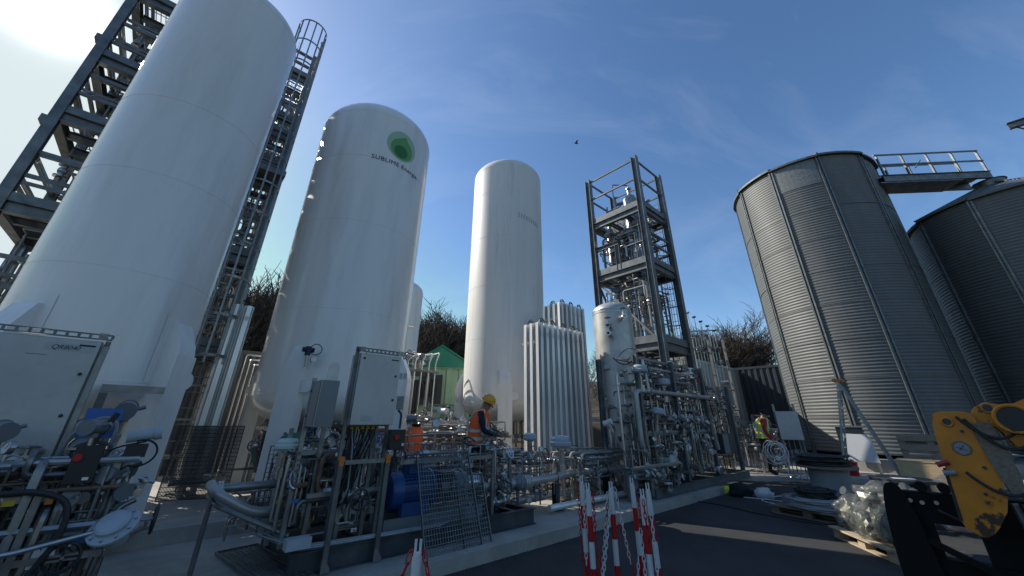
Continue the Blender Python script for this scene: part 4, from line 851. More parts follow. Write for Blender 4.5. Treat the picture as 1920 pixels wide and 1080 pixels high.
# ------------------------------------------------------------------ low pipe rack between the skid and the vessel
rk = T('pipe_rack', 'low run of steel pipes with flanges and control valves in front of the finned tubes', 'pipe rack', 2.6, .9, .13)
pipe(rk, [(1.0, .9, .61), (2.9, .9, .625), (3.3, .95, .66), (4.4, 1.0, .63), (5.2, 1.0, .63)], .066, 'stainless_dull', 16, .25)
for u, sc in ((1.28, .95), (2.16, 1.15), (2.24, 1.15), (4.2, 1.0)): rk.inst('flange', FLANGE, (u, .9 if u < 3 else .99, .612 if u < 3 else .632), None, sc)
b = MB(); b.lathe([(.07, -.12), (.11, -.06), (.11, .06), (.07, .12)], (2.05, .9, .615), 20, Matrix.Rotation(rad(90), 3, 'Y')); rk.part('butterfly_valve', b, 'box_grey')
for u, v in ((2.96, .92), (1.55, .9), (4.6, 1.0)):
    b = MB(); b.hbeam((u, v, .14), (u, v, .54), .1, .1, (0, 1, 0)); b.box(u - .1, u + .1, v - .1, v + .1, .131, .146); b.torus((u, v, .625), .075, .009, (1, 0, 0), 18, 5); rk.part('support', b, 'dark_steel')
for (u, v, z, sc) in ((3.18, .95, .72, 1.75), (2.66, 1.25, .98, 1.1), (1.86, 1.55, 1.02, 1.25)):
    valve(rk, (u, v, z), None, sc, 'act'); pipe(rk, [(u, v, z), (u, v, .3)], .022, 'stainless', 10); valve(rk, (u, v, z - .12), E_(0, 0, 0), 1, 'lever')
pipe(rk, [(2.1, 1.3, 1.02), (2.45, 1.3, 1.02), (3.1, 1.3, 1.0)], .024, 'stainless_dull'); pipe(rk, [(2.1, 1.3, .92), (2.9, 1.3, .94), (3.3, 1.35, .98)], .016, 'galv_dark')
b = MB(); b.cyl((2.1, 1.3, 1.05), (2.42, 1.3, 1.06), .05, 12); rk.part('insulated_pipe', b, 'galv')
for k, (pts, r) in enumerate((([(3.3, 1.0, .25), (3.3, 1.0, 1.06), (3.36, 1.0, 1.08), (5.4, 1.0, 1.0)], .018), ([(2.2, 1.2, .3), (5.6, 1.2, .3), (5.6, .6, .3)], .06), ([(2.6, .75, .22), (5.9, .75, .22)], .05), ([(3.5, .9, .2), (3.5, .9, .62)], .02), ([(4.1, .8, .14), (4.1, .8, .9)], .016), ([(3.9, .85, .9), (5.2, .85, .86)], .014), ([(4.4, 1.1, .5), (5.8, 1.1, .5), (5.8, .5, .5)], .045), ([(4.6, .6, .4), (6.6, .6, .4)], .038))): pipe(rk, pts, r, ('stainless', 'stainless_dull', 'aluminium')[k % 3], 10)
b = MB(); b.tube([Vector((2.9 + .1 * math.cos(a), 1.1, .96 + .12 * math.sin(a))) for a in [x * .3 for x in range(-3, 10)]], .009, 6); rk.part('cable', b, 'rubber')
pipework(rk, 1.95, 3.1, .9, 1.7, .2, 1.0, 34, 71, (.010, .014, .02), kinds=('lever', 'wheel', 'white', 'gauge'))
pipework(rk, 3.3, 5.2, .7, 1.5, .16, 1.0, 44, 72, (.010, .014, .02, .03), kinds=('lever', 'wheel', 'white'), vert=.4)
b = MB(); b.box(4.52, 4.75, .35, .55, .36, .70); b.cyl((4.63, .36, .6), (4.63, .30, .6), .08, 12); b.cyl((4.63, .45, .14), (4.63, .45, .36), .07, 10); rk.part('actuator', b, 'box_grey')

# ------------------------------------------------------------------ dense valve skid at the foot of the tower
vk = T('valve_skid', 'dense steel pipework skid with many loop-handled valves at the foot of the tower', 'valve skid', 7.0, .8, .13)
base_frame(vk, 5.2, 10.6, .28, 1.5, .131, .30, [6.2, 7.2, 8.2, 9.2], 'tower_steel')
for (u, v) in ((5.3, .4), (7.0, .4), (8.75, .4), (10.5, .4), (5.3, 1.45), (7.0, 1.45), (8.75, 1.45)): b = MB(); b.hbeam((u, v, .3), (u, v, 3.0 if u < 9 else 2.6), .1, .1, (0, 1, 0), .008); vk.part('post', b, 'tower_steel', ang=0)
for z in (1.3, 2.2, 2.95):
    for v in (.4, 1.45): b = MB(); b.bar((5.3, v + .06, z), (8.75, v + .06, z), .06, .06); vk.part('rail', b, 'galv')
pipe(vk, [(5.28, .38, .9), (5.1, .38, 1.1), (5.1, .38, 2.15), (5.25, .38, 2.2), (8.9, .36, 2.2)], .055, 'stainless_dull', 12, .16)
for u in (5.7, 8.1): vk.inst('flange', FLANGE, (u, .37, 2.2), None, .95)
pipe(vk, [(4.75, .6, .5), (4.75, .6, 2.5), (4.78, .6, 2.55)], .028, 'stainless', 10); b = MB(); b.cyl((4.75, .6, 2.3), (4.75, .6, 2.34), .06, 10); vk.part('collar', b, 'stainless')
b = MB(); b.bar((4.9, .45, 1.2), (5.6, .5, 1.85), .06, .02); vk.part('brace', b, 'dark_steel')
valve(vk, (5.35, .36, 2.24), None, 1.6, 'act'); pipe(vk, [(5.62, .34, 2.2), (5.50, .34, 2.9)], .03, 'paper_white', 10)
for (u, z, sc) in ((5.75, 1.42, 1.35), (7.0, 1.3, 1.3)): vk.inst2('control_valve', ACTS, [('actuator_head', ACTH)], (u, .34, z), E_(8, 5, 0), sc)
valve(vk, (4.28, .5, 1.35), E_(-20, -25, 20), 1.0, 'transw'); b = MB(); b.cyl((4.28, .5, 1.35), (4.6, .45, .9), .02, 8); vk.part('pipe', b, 'stainless')
lob = random.Random(77)
for k in range(34):
    u, z = lob.uniform(4.9, 8.7), lob.choice((.45, .62, .95, 1.05, 1.5, 1.62, 1.15)) + lob.uniform(-.06, .06); v = lob.uniform(.16, .30)
    vk.inst2('ball_valve', LEVB, [('lever_handle', LOOP if k % 3 else LOOPW)], (u, v, z), E_(lob.uniform(50, 110), 0, lob.choice((0, 20, -30, 40))), lob.uniform(1.0, 1.5)); 
    pipe(vk, [(u - .1 * (k % 2), v + .03, z), (u - .1 * (k % 2), v + .25, z), (u - .1 * (k % 2), v + .25, z + .5)], .012, 'stainless')
for (u, z, r) in ((5.95, .78, .13), (6.1, .48, .07), (7.2, .55, .1), (6.75, .5, .08)):
    b = MB(); b.cyl((u, .16, z), (u, .20, z), r, 24); b.cyl((u, .20, z), (u, .6, z), r * .5, 14); vk.part('blind_flange', b, 'stainless' if r < .12 else 'pale_green')
for k in range(26): u = 5.3 + .135 * k; pipe(vk, [(u, .5 + .3 * (k * .618 % 1), .4), (u, .5 + .3 * (k * .618 % 1), 2.0 + (k * .37 % 1) * 1.0)], (.012, .018, .024, .014)[k % 4], ('stainless', 'pipe_steel', 'stainless_dull')[k % 3])
pipework(vk, 5.2, 8.8, .3, 1.4, .35, 1.9, 150, 81, (.010, .014, .018, .026, .04), kinds=('lever', 'white', 'wheel', 'lever', 'gauge', 'trans'), vert=.55)
pipework(vk, 5.3, 8.8, .4, 1.4, 1.9, 2.95, 80, 82, (.010, .014, .02, .03), kinds=('lever', 'wheel', 'gauge', 'act'), vert=.4)
pipework(vk, 4.2, 6.4, .15, .6, .2, .75, 40, 83, (.014, .02, .03, .04), kinds=('lever', 'white'), vert=.2)
pipework(vk, 8.6, 10.9, .4, 1.4, .3, 2.4, 60, 84, (.012, .018, .026), kinds=('lever', 'wheel', 'trans'), vert=.6)
b = MB(); b.box(9.05, 9.9, .25, .55, .78, 1.28); vb = vk.part('field_box', b, 'anthracite', ang=0); b = MB(); b.box(9.46, 9.88, .238, .249, .80, 1.26); vk.part('box_door', b, 'anthracite', vb, ang=0); b = MB(); b.box(9.07, 9.44, .238, .249, .80, 1.26); vk.part('box_door', b, 'box_grey', vb, ang=0)
b = MB(); b.cyl((8.35, .34, 2.62), (8.35, .30, 2.62), .05, 12); vk.part('red_beacon', b, 'red_plastic')
b = MB(); b.cyl((8.75, .3, .9), (8.62, .3, 1.55), .06, 12); vk.part('pale_cylinder', b, 'label_tan')
# overhead cable tray with looping cable
b = MB(); b.box(4.9, 8.9, .60, .66, 2.86, 2.87); 
for k in range(48): b.box(4.9 + k * .083, 4.91 + k * .083, .60, .66, 2.87, 2.91)
vk.part('cable_tray', b, 'galv_dark', ang=0, kind='stuff')
for (a, c, h, m) in (((4.7, .62, 2.9), (5.5, .62, 2.9), -.12, 'rubber'), ((4.9, .62, 2.9), (6.3, .62, 2.9), .30, 'navy_ink'), ((5.3, .62, 2.9), (7.2, .62, 2.9), .2, 'rubber'), ((6.0, .55, 2.9), (6.3, .5, 2.0), .1, 'rubber'), ((8.8, .4, 2.9), (9.2, .4, 1.2), .25, 'rubber')):
    a, c = Vector(a), Vector(c); b = MB(); b.tube([a.lerp(c, i / 14) + Vector((0, 0, h * 4 * (i / 14) * (1 - i / 14))) for i in range(15)], .013 if m == 'rubber' else .009, 6); vk.part('cable', b, m)
# vent pipe bundle right of the tower
vb_ = T('vent_bundle', 'bundle of thin upright vent pipes with small valves right of the tower', 'vent pipes', 13.1, 1.75, .13)
rn = random.Random(9)
for k in range(9):
    u = 12.85 + .06 * k; v = 2.1 - .09 * k; zt = 5.6 - .1 * k - (.3 if k % 2 else 0); pipe(vb_, [(u, v, .14), (u, v, zt)], .022, 'stainless'); 
    if k % 2 == 0: valve(vb_, (u, v, zt + .02), None, .75, 'trans')
    valve(vb_, (u, v, zt - .8 - .15 * (k % 3)), E_(90, 90, 0), 1.1, 'wheel')
for z in (1.8, 3.0, 4.3, 5.0): b = MB(); b.bar((12.8, 2.2, z), (13.4, 1.3, z), .05, .05); vb_.part('tie_bar', b, 'galv')
for (u, v) in ((12.3, 2.3), (12.0, 1.2), (13.5, 1.2)): b = MB(); b.bar((u, v, .14), (u, v, 4.6), .08, .08); vb_.part('post', b, 'galv')
b = MB(); b.bar((12.3, 2.3, 4.55), (12.9, 2.0, 4.9), .05, .05); vb_.part('rail', b, 'galv')
pipework(vb_, 11.4, 13.2, .8, 2.2, .4, 2.8, 50, 85, (.014, .02, .03), kinds=('wheel', 'lever', 'trans'), vert=.5)
# ------------------------------------------------------------------ silos
def silo(label, wx, wy, R, ze, za, seam0, patch=None, zb=.62, nseg=10):
    t = T('grain_silo', label, 'silo', world=(wx, wy, .13)); z0 = .13
    st = 2 * math.pi / nseg
    def rad_at(f): return R * ((1 - .78) * math.cos(st / 2) / math.cos((f - .5) * st) + .78)
    NX = 8; pitch = .118; rows = []; z = zb
    prof = [(0, 0.0), (.25, .017), (.5, .024), (.75, .017)]
    while z < ze:
        for f, d in prof:
            if z + f * pitch < ze: rows.append((z + f * pitch - z0, d))
        z += pitch
    rows.append((ze - z0, 0))
    b = MB(); vs = []; fs = []
    for zz, d in rows:
        for i in range(NX + 1): f = i / NX; a = f * st; r = rad_at(f) - .024 + d; vs.append((r * math.cos(a), r * math.sin(a), zz))
    for j in range(len(rows) - 1):
        for i in range(NX): q = j * (NX + 1) + i; fs.append((q, q + 1, q + NX + 2, q + NX + 1))
    b.add(vs, fs)
    for zl in [z0 + 1.6 + 1.35 * q for q in range(int((ze - 2) / 1.35))]:
        vs = [(( rad_at(i / NX) + .006) * math.cos(i / NX * st), (rad_at(i / NX) + .006) * math.sin(i / NX * st), zl - z0 + dz_) for dz_ in (0, .05) for i in range(NX + 1)]
        b.add(vs, [(q, q + 1, q + NX + 2, q + NX + 1) for q in range(NX)])
    wall = b.mesh('wall_panel', 'silo_steel', ang=80)
    b = MB()
    for s in (-1, 1): b.box(R - .03, R + .045, s * .075 - .006, s * .075 + .006, zb - z0 - .1, ze - z0)
    b.box(R - .02, R - .008, -.075, .075, zb - z0 - .1, ze - z0); b.box(R + .033, R + .045, .03, .069, zb - z0 - .1, ze - z0); b.box(R + .033, R + .045, -.069, -.03, zb - z0 - .1, ze - z0)
    rib = b.mesh('stiffener', 'galv_dark', ang=0)
    h = za - ze; b = MB(); Re = R + .13; n = 3
    p0, p1 = (Re, 0), (Re * math.cos(st), Re * math.sin(st)); ri = .35
    def rp(x, y, z): return (x, y, z - z0)
    a1 = st
    top = [(ri, 0), (ri * math.cos(st), ri * math.sin(st))]
    zE = ze + .03
    NS = 5; A_ = [(Re / R * rad_at(q / NS), q / NS * st) for q in range(NS + 1)]
    vs = [rp(r_ * math.cos(a_), r_ * math.sin(a_), zE) for r_, a_ in A_] + [rp(ri * math.cos(a_), ri * math.sin(a_), za) for r_, a_ in A_] + [rp(r_ * math.cos(a_), r_ * math.sin(a_), zE - .09) for r_, a_ in A_] + [rp(r_ * .93 * math.cos(a_), r_ * .93 * math.sin(a_), zE - .05) for r_, a_ in A_]
    m_ = NS + 1; b.add(vs, [(q, q + 1, m_ + q + 1, m_ + q) for q in range(NS)] + [(q, 2 * m_ + q, 2 * m_ + q + 1, q + 1) for q in range(NS)] + [(2 * m_ + q, 3 * m_ + q, 3 * m_ + q + 1, 2 * m_ + q + 1) for q in range(NS)])
    b.bar(rp(p0[0] + .02, p0[1], zE + .0), rp(*top[0], za + .02), .05, .06)
    roof = b.mesh('roof_panel', 'silo_steel', ang=0)
    for k in range(nseg):
        Rm = Matrix.Rotation(rad(seam0) + k * st, 4, 'Z'); link('wall_panel', wall, t.e, Rm); link('stiffener', rib, t.e, Rm)
        link('roof_panel', roof, t.e, Rm @ Matrix.Translation((0, 0, .05 * math.sin(k * 2.3))))
    b = MB(); b.lathe([(ri + .1, za - z0 - .06), (ri + .1, za - z0 + .22), (ri + .16, za - z0 + .22), (.001, za - z0 + .42)], n=20); link('roof_cap', b.mesh('roof_cap', 'galv_dark'), t.e)
    b = MB(); b.lathe([(R + .45, .001), (R + .45, zb - z0 - .12), (.01, zb - z0 - .12)], n=48); link('plinth', b.mesh('plinth', 'concrete_wall', ang=20), t.e)
    return t, rad_at, st
sa, rad_at, st = silo('tall ribbed corrugated steel silo, its left panels in sunlight', 14.40, 15.56, 2.80, 12.3, 13.5, 211.2)
silo('dark corrugated silo with a low cone roof, cut by the frame at right', 20.2, 12.97, 2.90, 9.45, 10.75, 200.0)
# weathered patch at the top of the third panel, a bolted sheet of its own
b = MB(); vs = []; fs = []; NX = 8
for j in range(9):
    for i in range(NX + 1):
        f = .06 + .86 * i / NX; a = rad(211.2) + f * st; r = rad_at(f) + .006 + .003 * (j % 2); vs.append((r * math.cos(a), r * math.sin(a), 11.0 - .13 + 1.2 * j / 8))
for j in range(8):
    for i in range(NX): q = j * (NX + 1) + i; fs.append((q, q + 1, q + NX + 2, q + NX + 1))
b.add(vs, fs); link('patch_sheet', b.mesh('patch_sheet', 'silo_patch', ang=0), sa.e)
# catwalk between the silos
cw = T('catwalk', 'steel catwalk with railings bridging from the tall silo to the lower cone roof', 'catwalk', world=(0, 0, 0))
P, Q = Vector((15.9, 13.42, 11.15)), Vector((20.05, 13.05, 11.15)); dr = (Q - P).normalized(); sd = Vector((-dr.y, dr.x, 0))
for s in (-.42, .42):
    b = MB(); b.hbeam(P + sd * s, Q + sd * s, .34, .12); cw.part('girder', b, 'galv_dark', ang=0)
    for i in range(5): p = P.lerp(Q, .02 + .24 * i) + sd * s; b = MB(); b.bar(p + Vector((0, 0, .171)), p + Vector((0, 0, 1.22)), .07, .05, dr); cw.part('post', b, 'galv_dark', ang=0)
    for h in (.72, 1.24): b = MB(); b.bar(P + sd * s + Vector((0, 0, h)), Q + sd * s + Vector((0, 0, h)), .05, .06); cw.part('handrail', b, 'galv_dark', ang=0)
b = MB(); b.bar(P + Vector((0, 0, .14)), Q + Vector((0, 0, .14)), .72, .03); b.bar(P - dr * .2 + Vector((0, 0, -.2)), Q - dr * 1.2 + Vector((0, 0, -.2)), .9, .05); cw.part('deck', b, 'galv_dark', ang=0)
b = MB(); b.bar(P + dr * 1.9 + Vector((0, 0, .8)), P + dr * 2.25 + Vector((0, 0, 1.2)), .06, .04); cw.part('brace', b, 'galv', ang=0)
for p in (P + dr * .1, Q - dr * .3): b = MB(); b.bar((p.x, p.y, p.z - .17), (p.x, p.y, 9.6 if p is P else 10.55), .1, .1); cw.part('support', b, 'galv_dark', ang=0)
b = MB(); b.bar((16.6, 14.3, 11.0), (P.x + .1, P.y + .3, 11.0), .1, .1); cw.part('support', b, 'galv_dark', ang=0)
# elevator gantry whose dark end reaches in at top right
gy = T('conveyor_gantry', 'dark steel beam end with a hanging cable reaching in at the upper right corner', 'conveyor', world=(30.0, 5.2, 0))
E0, E1 = Vector((21.7 - 30, 12.4 - 5.2, 13.55)), Vector((2.5, -2.0, 14.0))
b = MB(); b.hbeam(E0, E1, .28, .22); gy.part('beam', b, 'galv_dark', ang=0); b = MB(); b.tube([E0 + Vector((.1, -.1, -.1)), E0 + Vector((.6, -.5, -.9)), E0 + Vector((1.4, -1.2, -2.0)), E0 + Vector((3.0, -2.6, -3.4))], .03, 5); gy.part('cable', b, 'rubber')
b = MB(); b.hbeam((2.0, -1.6, 0), (2.0, -1.6, 13.8), .3, .3, (0, 1, 0)); gy.part('mast', b, 'galv_dark', ang=0)

# ------------------------------------------------------------------ cladding, containers, shed, wall
def corrugated(name, label, cat, u0, u1, v0, v1, z0, z1, m, roofm, pitch=.25, depth=.035):
    t = T(name, label, cat, u0, v0, z0); b = MB()
    for (a, c, n) in (((u0, v0), (u1, v0), (0, -1)), ((u1, v0), (u1, v1), (1, 0)), ((u1, v1), (u0, v1), (0, 1)), ((u0, v1), (u0, v0), (-1, 0))):
        a, c, n = Vector((*a, 0)), Vector((*c, 0)), Vector((*n, 0)); Ln = (c - a).length; d = (c - a) / Ln; k = max(1, int(Ln / pitch)); p = Ln / k; pts = []
        for i in range(k): x = i * p; pts += [a + d * x, a + d * (x + p * .35), a + d * (x + p * .5) - n * depth, a + d * (x + p * .85) - n * depth]
        pts.append(c); vs = [(q.x, q.y, z) for z in (z0 + .12, z1 - .12) for q in pts]; m_ = len(pts); b.add(vs, [(i, i + 1, m_ + i + 1, m_ + i) for i in range(m_ - 1)])
    t.part('wall', b, m, ang=0)
    for z in (z0 + .06, z1 - .06):
        b = MB()
        b.box(u0 - .01, u1 + .01, v0 - .012, v0 + .1, z - .06, z + .06); b.box(u0 - .01, u1 + .01, v1 - .1, v1 + .012, z - .06, z + .06)
        b.box(u0 - .012, u0 + .1, v0 + .101, v1 - .101, z - .06, z + .06); b.box(u1 - .1, u1 + .012, v0 + .101, v1 - .101, z - .06, z + .06)
        t.part('frame', b, m, ang=0)
    b = MB(); b.box(u0 + .02, u1 - .02, v0 + .02, v1 - .02, z1 - .12, z1 - .03); t.part('roof', b, roofm, ang=0)
    for (u, v) in ((u0, v0), (u1, v0), (u1, v1), (u0, v1)): b = MB(); b.box(u - .07, u + .07, v - .07, v + .07, z0 + .121, z1 - .121); t.part('corner_post', b, m, ang=0)
    return t
corrugated('clad_building', 'pale grey ribbed cladding block beside the dark container, right of the tower', 'container', 14.2, 20.15, 3.1, 5.6, 1.51, 4.25, 'grey_clad', 'grey_clad', .3, .05)
corrugated('container', 'dark navy ribbed container between the grey cladding and the sunlit silo', 'container', 20.25, 22.8, -.6, 5.4, 1.51, 4.3, 'navy_clad', 'navy_clad', .28, .05)
corrugated('container', 'dark container glimpsed low between the two biggest white tanks', 'container', -2.6, 1.6, 8.6, 11.0, .31, 3.3, 'navy_clad', 'navy_clad', .28, .05)
b = MB(); b.box(20.2, 26, -1.2, 2.598, .1, 1.5); struct('terrace', b, 'earth', 20)
wl = T('block_wall', 'low weathered concrete wall below the cladding, behind the worker in the yellow vest', 'wall', 12.9, 2.55, .13)
for r_ in range(3):
    for k in range(9): b = MB(); x0 = 12.7 + k * .9 + (.45 if r_ % 2 else 0); b.box(x0 + .008, x0 + .892, 2.42 + .006 * ((k * 7 + r_ * 3) % 3), 2.60, .131 + r_ * .46, .131 + r_ * .46 + .45); wl.part('block', b, 'concrete_wall', ang=0)
pipe(wl, [(12.8, 2.3, 1.58), (20, 2.3, 1.58)], .04, 'galv', name='rail')
gs = T('green_shed', 'pale green ribbed shed with a dark green gabled roof behind the tanks', 'shed', world=(-2.78, 15.2, .13), rot=rad(6))
def shed():
    W, D, H, A = 1.22, 5.0, 3.30, 3.22; b = MB(); pitch = .42
    for (a, c, n) in (((-W, 0), (W, 0), (0, -1)), ((W, 0), (W, D), (1, 0)), ((W, D), (-W, D), (0, 1)), ((-W, D), (-W, 0), (-1, 0))):
        a, c, n = Vector((*a, 0)), Vector((*c, 0)), Vector((*n, 0)); Ln = (c - a).length; d = (c - a) / Ln; k = int(Ln / pitch); p = Ln / k; pts = []
        for i in range(k): x = i * p; pts += [a + d * x, a + d * (x + p * .4), a + d * (x + p * .5) - n * .06, a + d * (x + p * .9) - n * .06]
        pts.append(c); m_ = len(pts); b.add([(q.x, q.y, z) for z in (0, H) for q in pts], [(i, i + 1, m_ + i + 1, m_ + i) for i in range(m_ - 1)])
    gs.part('wall', b, 'green_clad', ang=0)
    b = MB(); b.box(-W - .02, W + .02, -.05, .08, H + .001, H + .12); gs.part('eave_beam', b, 'green_clad', ang=0)
    b = MB(); y0, y1 = -.12, D + .1; e = W + .12
    b.add([(-e, y0, H + .05), (e, y0, H + .05), (0, y0, A + .95), (-e, y1, H + .05), (e, y1, H + .05), (0, y1, A + .95)], [(0, 1, 2), (5, 4, 3), (0, 2, 5, 3), (1, 4, 5, 2), (0, 3, 4, 1)]); gs.part('roof', b, 'green_tarp', ang=0)
    b = MB(); b.tube([(-e, y0 - .02, H + .06), (0, y0 - .02, A + .96), (e, y0 - .02, H + .06)], .04, 6); gs.part('verge_trim', b, 'green_tarp')
    b = MB(); b.box(-.75, .10, -.10, -.05, 1.95, 3.05); op = gs.part('vent_opening', b, 'dark_steel', ang=0)
    for k in range(4): b = MB(); b.tube(fil([(-1.1 + .1 * k, -.15, 1.2), (-1.1 + .1 * k, -.25, 2.8), (-.6 + .14 * k, -.3, 2.8 + .05 * k), (-.6 + .14 * k, -.1, 2.2)], .3, 5), .06, 8); gs.part('hose', b, 'rubber')
    for z in (1.75, 1.95): pipe(gs, [(-.35, -.12, 2.6), (-.35, -.12, z), (1.15, -.12, z)], .03, 'galv_dark')
shed()
# pipe frame in front of the shed
pf = T('process_pipes', 'raised frame of lit steel pipes and valves in front of the green shed', 'pipe rack', 3.2, 7.4, .3)
for (u, v) in ((2.55, 7.0), (3.75, 7.2), (2.55, 8.2), (3.75, 8.3)): b = MB(); b.bar((u, v, .31), (u, v, 3.1), .09, .09); pf.part('post', b, 'galv_dark', ang=0)
b = MB(); b.box(2.2, 4.0, 6.9, 8.3, 2.98, 3.03); pf.part('platform', b, 'galv_dark', ang=0)
for k in range(7): u = 2.35 + .25 * k; pipe(pf, [(u, 6.95, .4), (u, 6.95, 3.3), (u + .12, 6.95, 3.34 + .05 * k), (u + .12, 7.6, 3.34 + .05 * k)], (.022, .032)[k % 2], 'stainless')
for k in range(4): u = 2.2 + .12 * k; pipe(pf, [(u, 7.2, 3.0), (u, 7.2, 4.4), (u + .8 - .1 * k, 7.3, 4.45)], .03, 'stainless')
pipe(pf, [(1.9, 7.0, 3.55), (2.6, 7.0, 3.6)], .05, 'stainless'); pipe(pf, [(1.9, 7.2, 4.5), (2.7, 7.25, 4.55)], .045, 'stainless')
pipework(pf, 2.1, 3.9, 6.9, 8.0, 3.05, 3.6, 36, 91, (.014, .02, .03), kinds=('wheel', 'lever', 'white', 'trans'))
pipework(pf, .8, 4.6, 6.2, 8.0, .4, 1.8, 90, 92, (.014, .02, .03, .04), kinds=('wheel', 'lever', 'white', 'gauge', 'trans'), vert=.5)
pf2 = T('process_pipes', 'steel pipework standing on the plinth between the emblem tank and the slimmer tank', 'pipe rack', 2.6, 4.6, .3)
pipework(pf2, 1.9, 4.4, 3.6, 5.6, .35, 1.55, 110, 93, (.012, .018, .026, .04), kinds=('wheel', 'lever', 'white', 'gauge', 'trans'), vert=.5)
valve(pf2, (2.6, 4.2, 1.5), E_(0, 0, 0), 1.2, 'transw'); pipe(pf2, [(2.55, 4.4, 1.45), (2.85, 4.4, 1.45), (2.95, 4.4, 1.75)], .03, 'white_plastic'); pipe(pf2, [(3.3, 4.0, 1.3), (3.75, 4.0, 1.3)], .035, 'galv_dark')
pf3 = T('process_pipes', 'steel pipework and bare pipe loops between the legs of the emblem tank', 'pipe rack', -.6, 3.6, .3)
pipework(pf3, -1.1, .9, 3.4, 5.9, .35, 1.5, 70, 94, (.012, .018, .026, .04), ('stainless', 'pipe_steel', 'galv_dark'), kinds=('wheel', 'lever', 'bluewheel', 'gauge'), vert=.5)
pipe(pf3, [(-.8, 4.4, 1.7), (-.8, 4.4, .55), (-.3, 4.4, .55), (-.3, 4.4, 1.8)], .055, 'galv_dark', 10); pipe(pf3, [(-.9, 4.0, 1.5), (-.9, 4.0, .8), (-1.2, 4.0, .8), (-1.3, 4.0, 1.1)], .045, 'galv_dark', 10)
pf4 = T('process_pipes', 'thin pipe loops standing beside the dark container between the biggest tanks', 'pipe rack', -1.2, 6.6, .3)
for k in range(4): pipe(pf4, [(-1.5 + .1 * k, 6.4, .4), (-1.5 + .1 * k, 6.4, 2.9 - .1 * k), (-1.0 - .04 * k, 6.4, 2.9 - .1 * k), (-1.0 - .04 * k, 6.4, .4)], .02, 'stainless')
hv_ = T('vest', 'orange high-visibility vest standing for a crouching worker left of the slimmer tank', 'vest', 1.75, 4.0, .9)
b = MB()  # only the vest is modelled, in place of a crouching worker
vs = []; prof = [(.0, .19, .10), (.12, .21, .12), (.3, .205, .125), (.46, .19, .11), (.56, .12, .07)]
for z, w, d in prof:
    for i in range(16): a = 2 * math.pi * i / 16; vs.append((1.75 + w * math.cos(a), 4.0 + d * math.sin(a) * (1 + .12 * math.sin(3 * a)), .86 + z))
fs = [(j * 16 + i, j * 16 + (i + 1) % 16, (j + 1) * 16 + (i + 1) % 16, (j + 1) * 16 + i) for j in range(4) for i in range(16)]
b.add(vs, fs); hv_.part('cloth', b, 'orange_fabric'); 
b = MB(); b.lathe([(.214, .0), (.217, .05)], (0, 0, 0), 16); b.v = [(1.75 + x, 4.0 + y * .6, 1.04 + z) for x, y, z in b.v]; hv_.part('reflective_band', b, 'reflective')
b = MB(); b.torus((1.75, 4.0, 1.44), .1, .035, n=14, m=6, sy=.7); hv_.part('collar', b, 'black_fabric')

# ------------------------------------------------------------------ right of the pad: cabinets, board, ladder, drums, pallets
cbx = T('field_cabinet', 'grey control cabinet on a steel stand in front of the sunlit silo', 'cabinet', world=(8.85, 12.85, .13), rot=rad(-28))
b = MB(); b.box(-.30, .30, -.14, .14, .95, 1.78); cbx.part('case', b, 'box_grey', ang=0); b = MB(); b.box(-.29, .29, -.155, -.141, .96, 1.77); cbx.part('door', b, 'cabinet_grey', ang=0)
for x in (-.27, .27): b = MB(); b.bar((x, .17, 0), (x, .17, 2.0), .06, .06); b.box(x - .1, x + .1, .07, .27, 0, .015); cbx.part('post', b, 'galv', ang=0)
for k in range(8): b = MB(); x = -.25 + .07 * k; b.tube(fil([(x, 0, .95), (x, 0, .6), (x + .05 * (k % 3 - 1), .05, .05)], .08, 3), .012, 5); cbx.part('cable', b, 'rubber' if k % 2 else 'cable_grey')
cbs = T('pipe_stand', 'short steel stand of valves and gauges beside the grey cabinet', 'pipe stand', 13.0, .35, .13)
pipework(cbs, 11.9, 13.6, -.1, .9, .15, 1.5, 60, 95, (.014, .02, .03), kinds=('wheel', 'lever', 'gauge', 'trans'), vert=.5)
for u in (12.0, 13.4): b = MB(); b.bar((u, .3, .131), (u, .3, 1.8), .07, .07); cbs.part('post', b, 'galv', ang=0)
b = MB(); b.bar((11.96, .22, 1.78), (13.44, .22, 1.78), .06, .05); cbs.part('rail', b, 'galv', ang=0)
lad = T('stepladder', 'grey aluminium A-frame ladder with orange top standing against the sunlit silo', 'ladder', world=(10.1, 11.9, .13), rot=rad(-48))
top = Vector((.0, .0, 2.62)); f1 = Vector((-.52, .0, .0)); f2 = Vector((.72, -.1, .0))
for (f, ax, nm) in ((f1, .19, 'front'), (f2, .17, 'rear')):
    for s in (-1, 1): b = MB(); b.bar(f + Vector((0, s * (ax + .08), 0)), top + Vector((0, s * ax, 0)), .055, .025, (0, 1, 0)); b.bar(f + Vector((0, s * (ax + .08), .0)), f + Vector((0, s * (ax + .08), .03)), .09, .05); lad.part('stile', b, 'galv', ang=0)
    if nm == 'front':
        for k in range(9): p = f.lerp(top, (k + 1) / 10); b = MB(); b.bar(p + Vector((0, -ax - .03, 0)), p + Vector((0, ax + .03, 0)), .05, .02); lad.part('step', b, 'aluminium', ang=0)
b = MB(); b.box(-.12, .12, -.22, .22, 2.60, 2.68); lad.part('top_cap', b, 'orange_cap', ang=0)
wb = T('white_board', 'white board leaning at the foot of the sunlit silo', 'board', world=(10.9, 12.85, .13), rot=rad(-44))
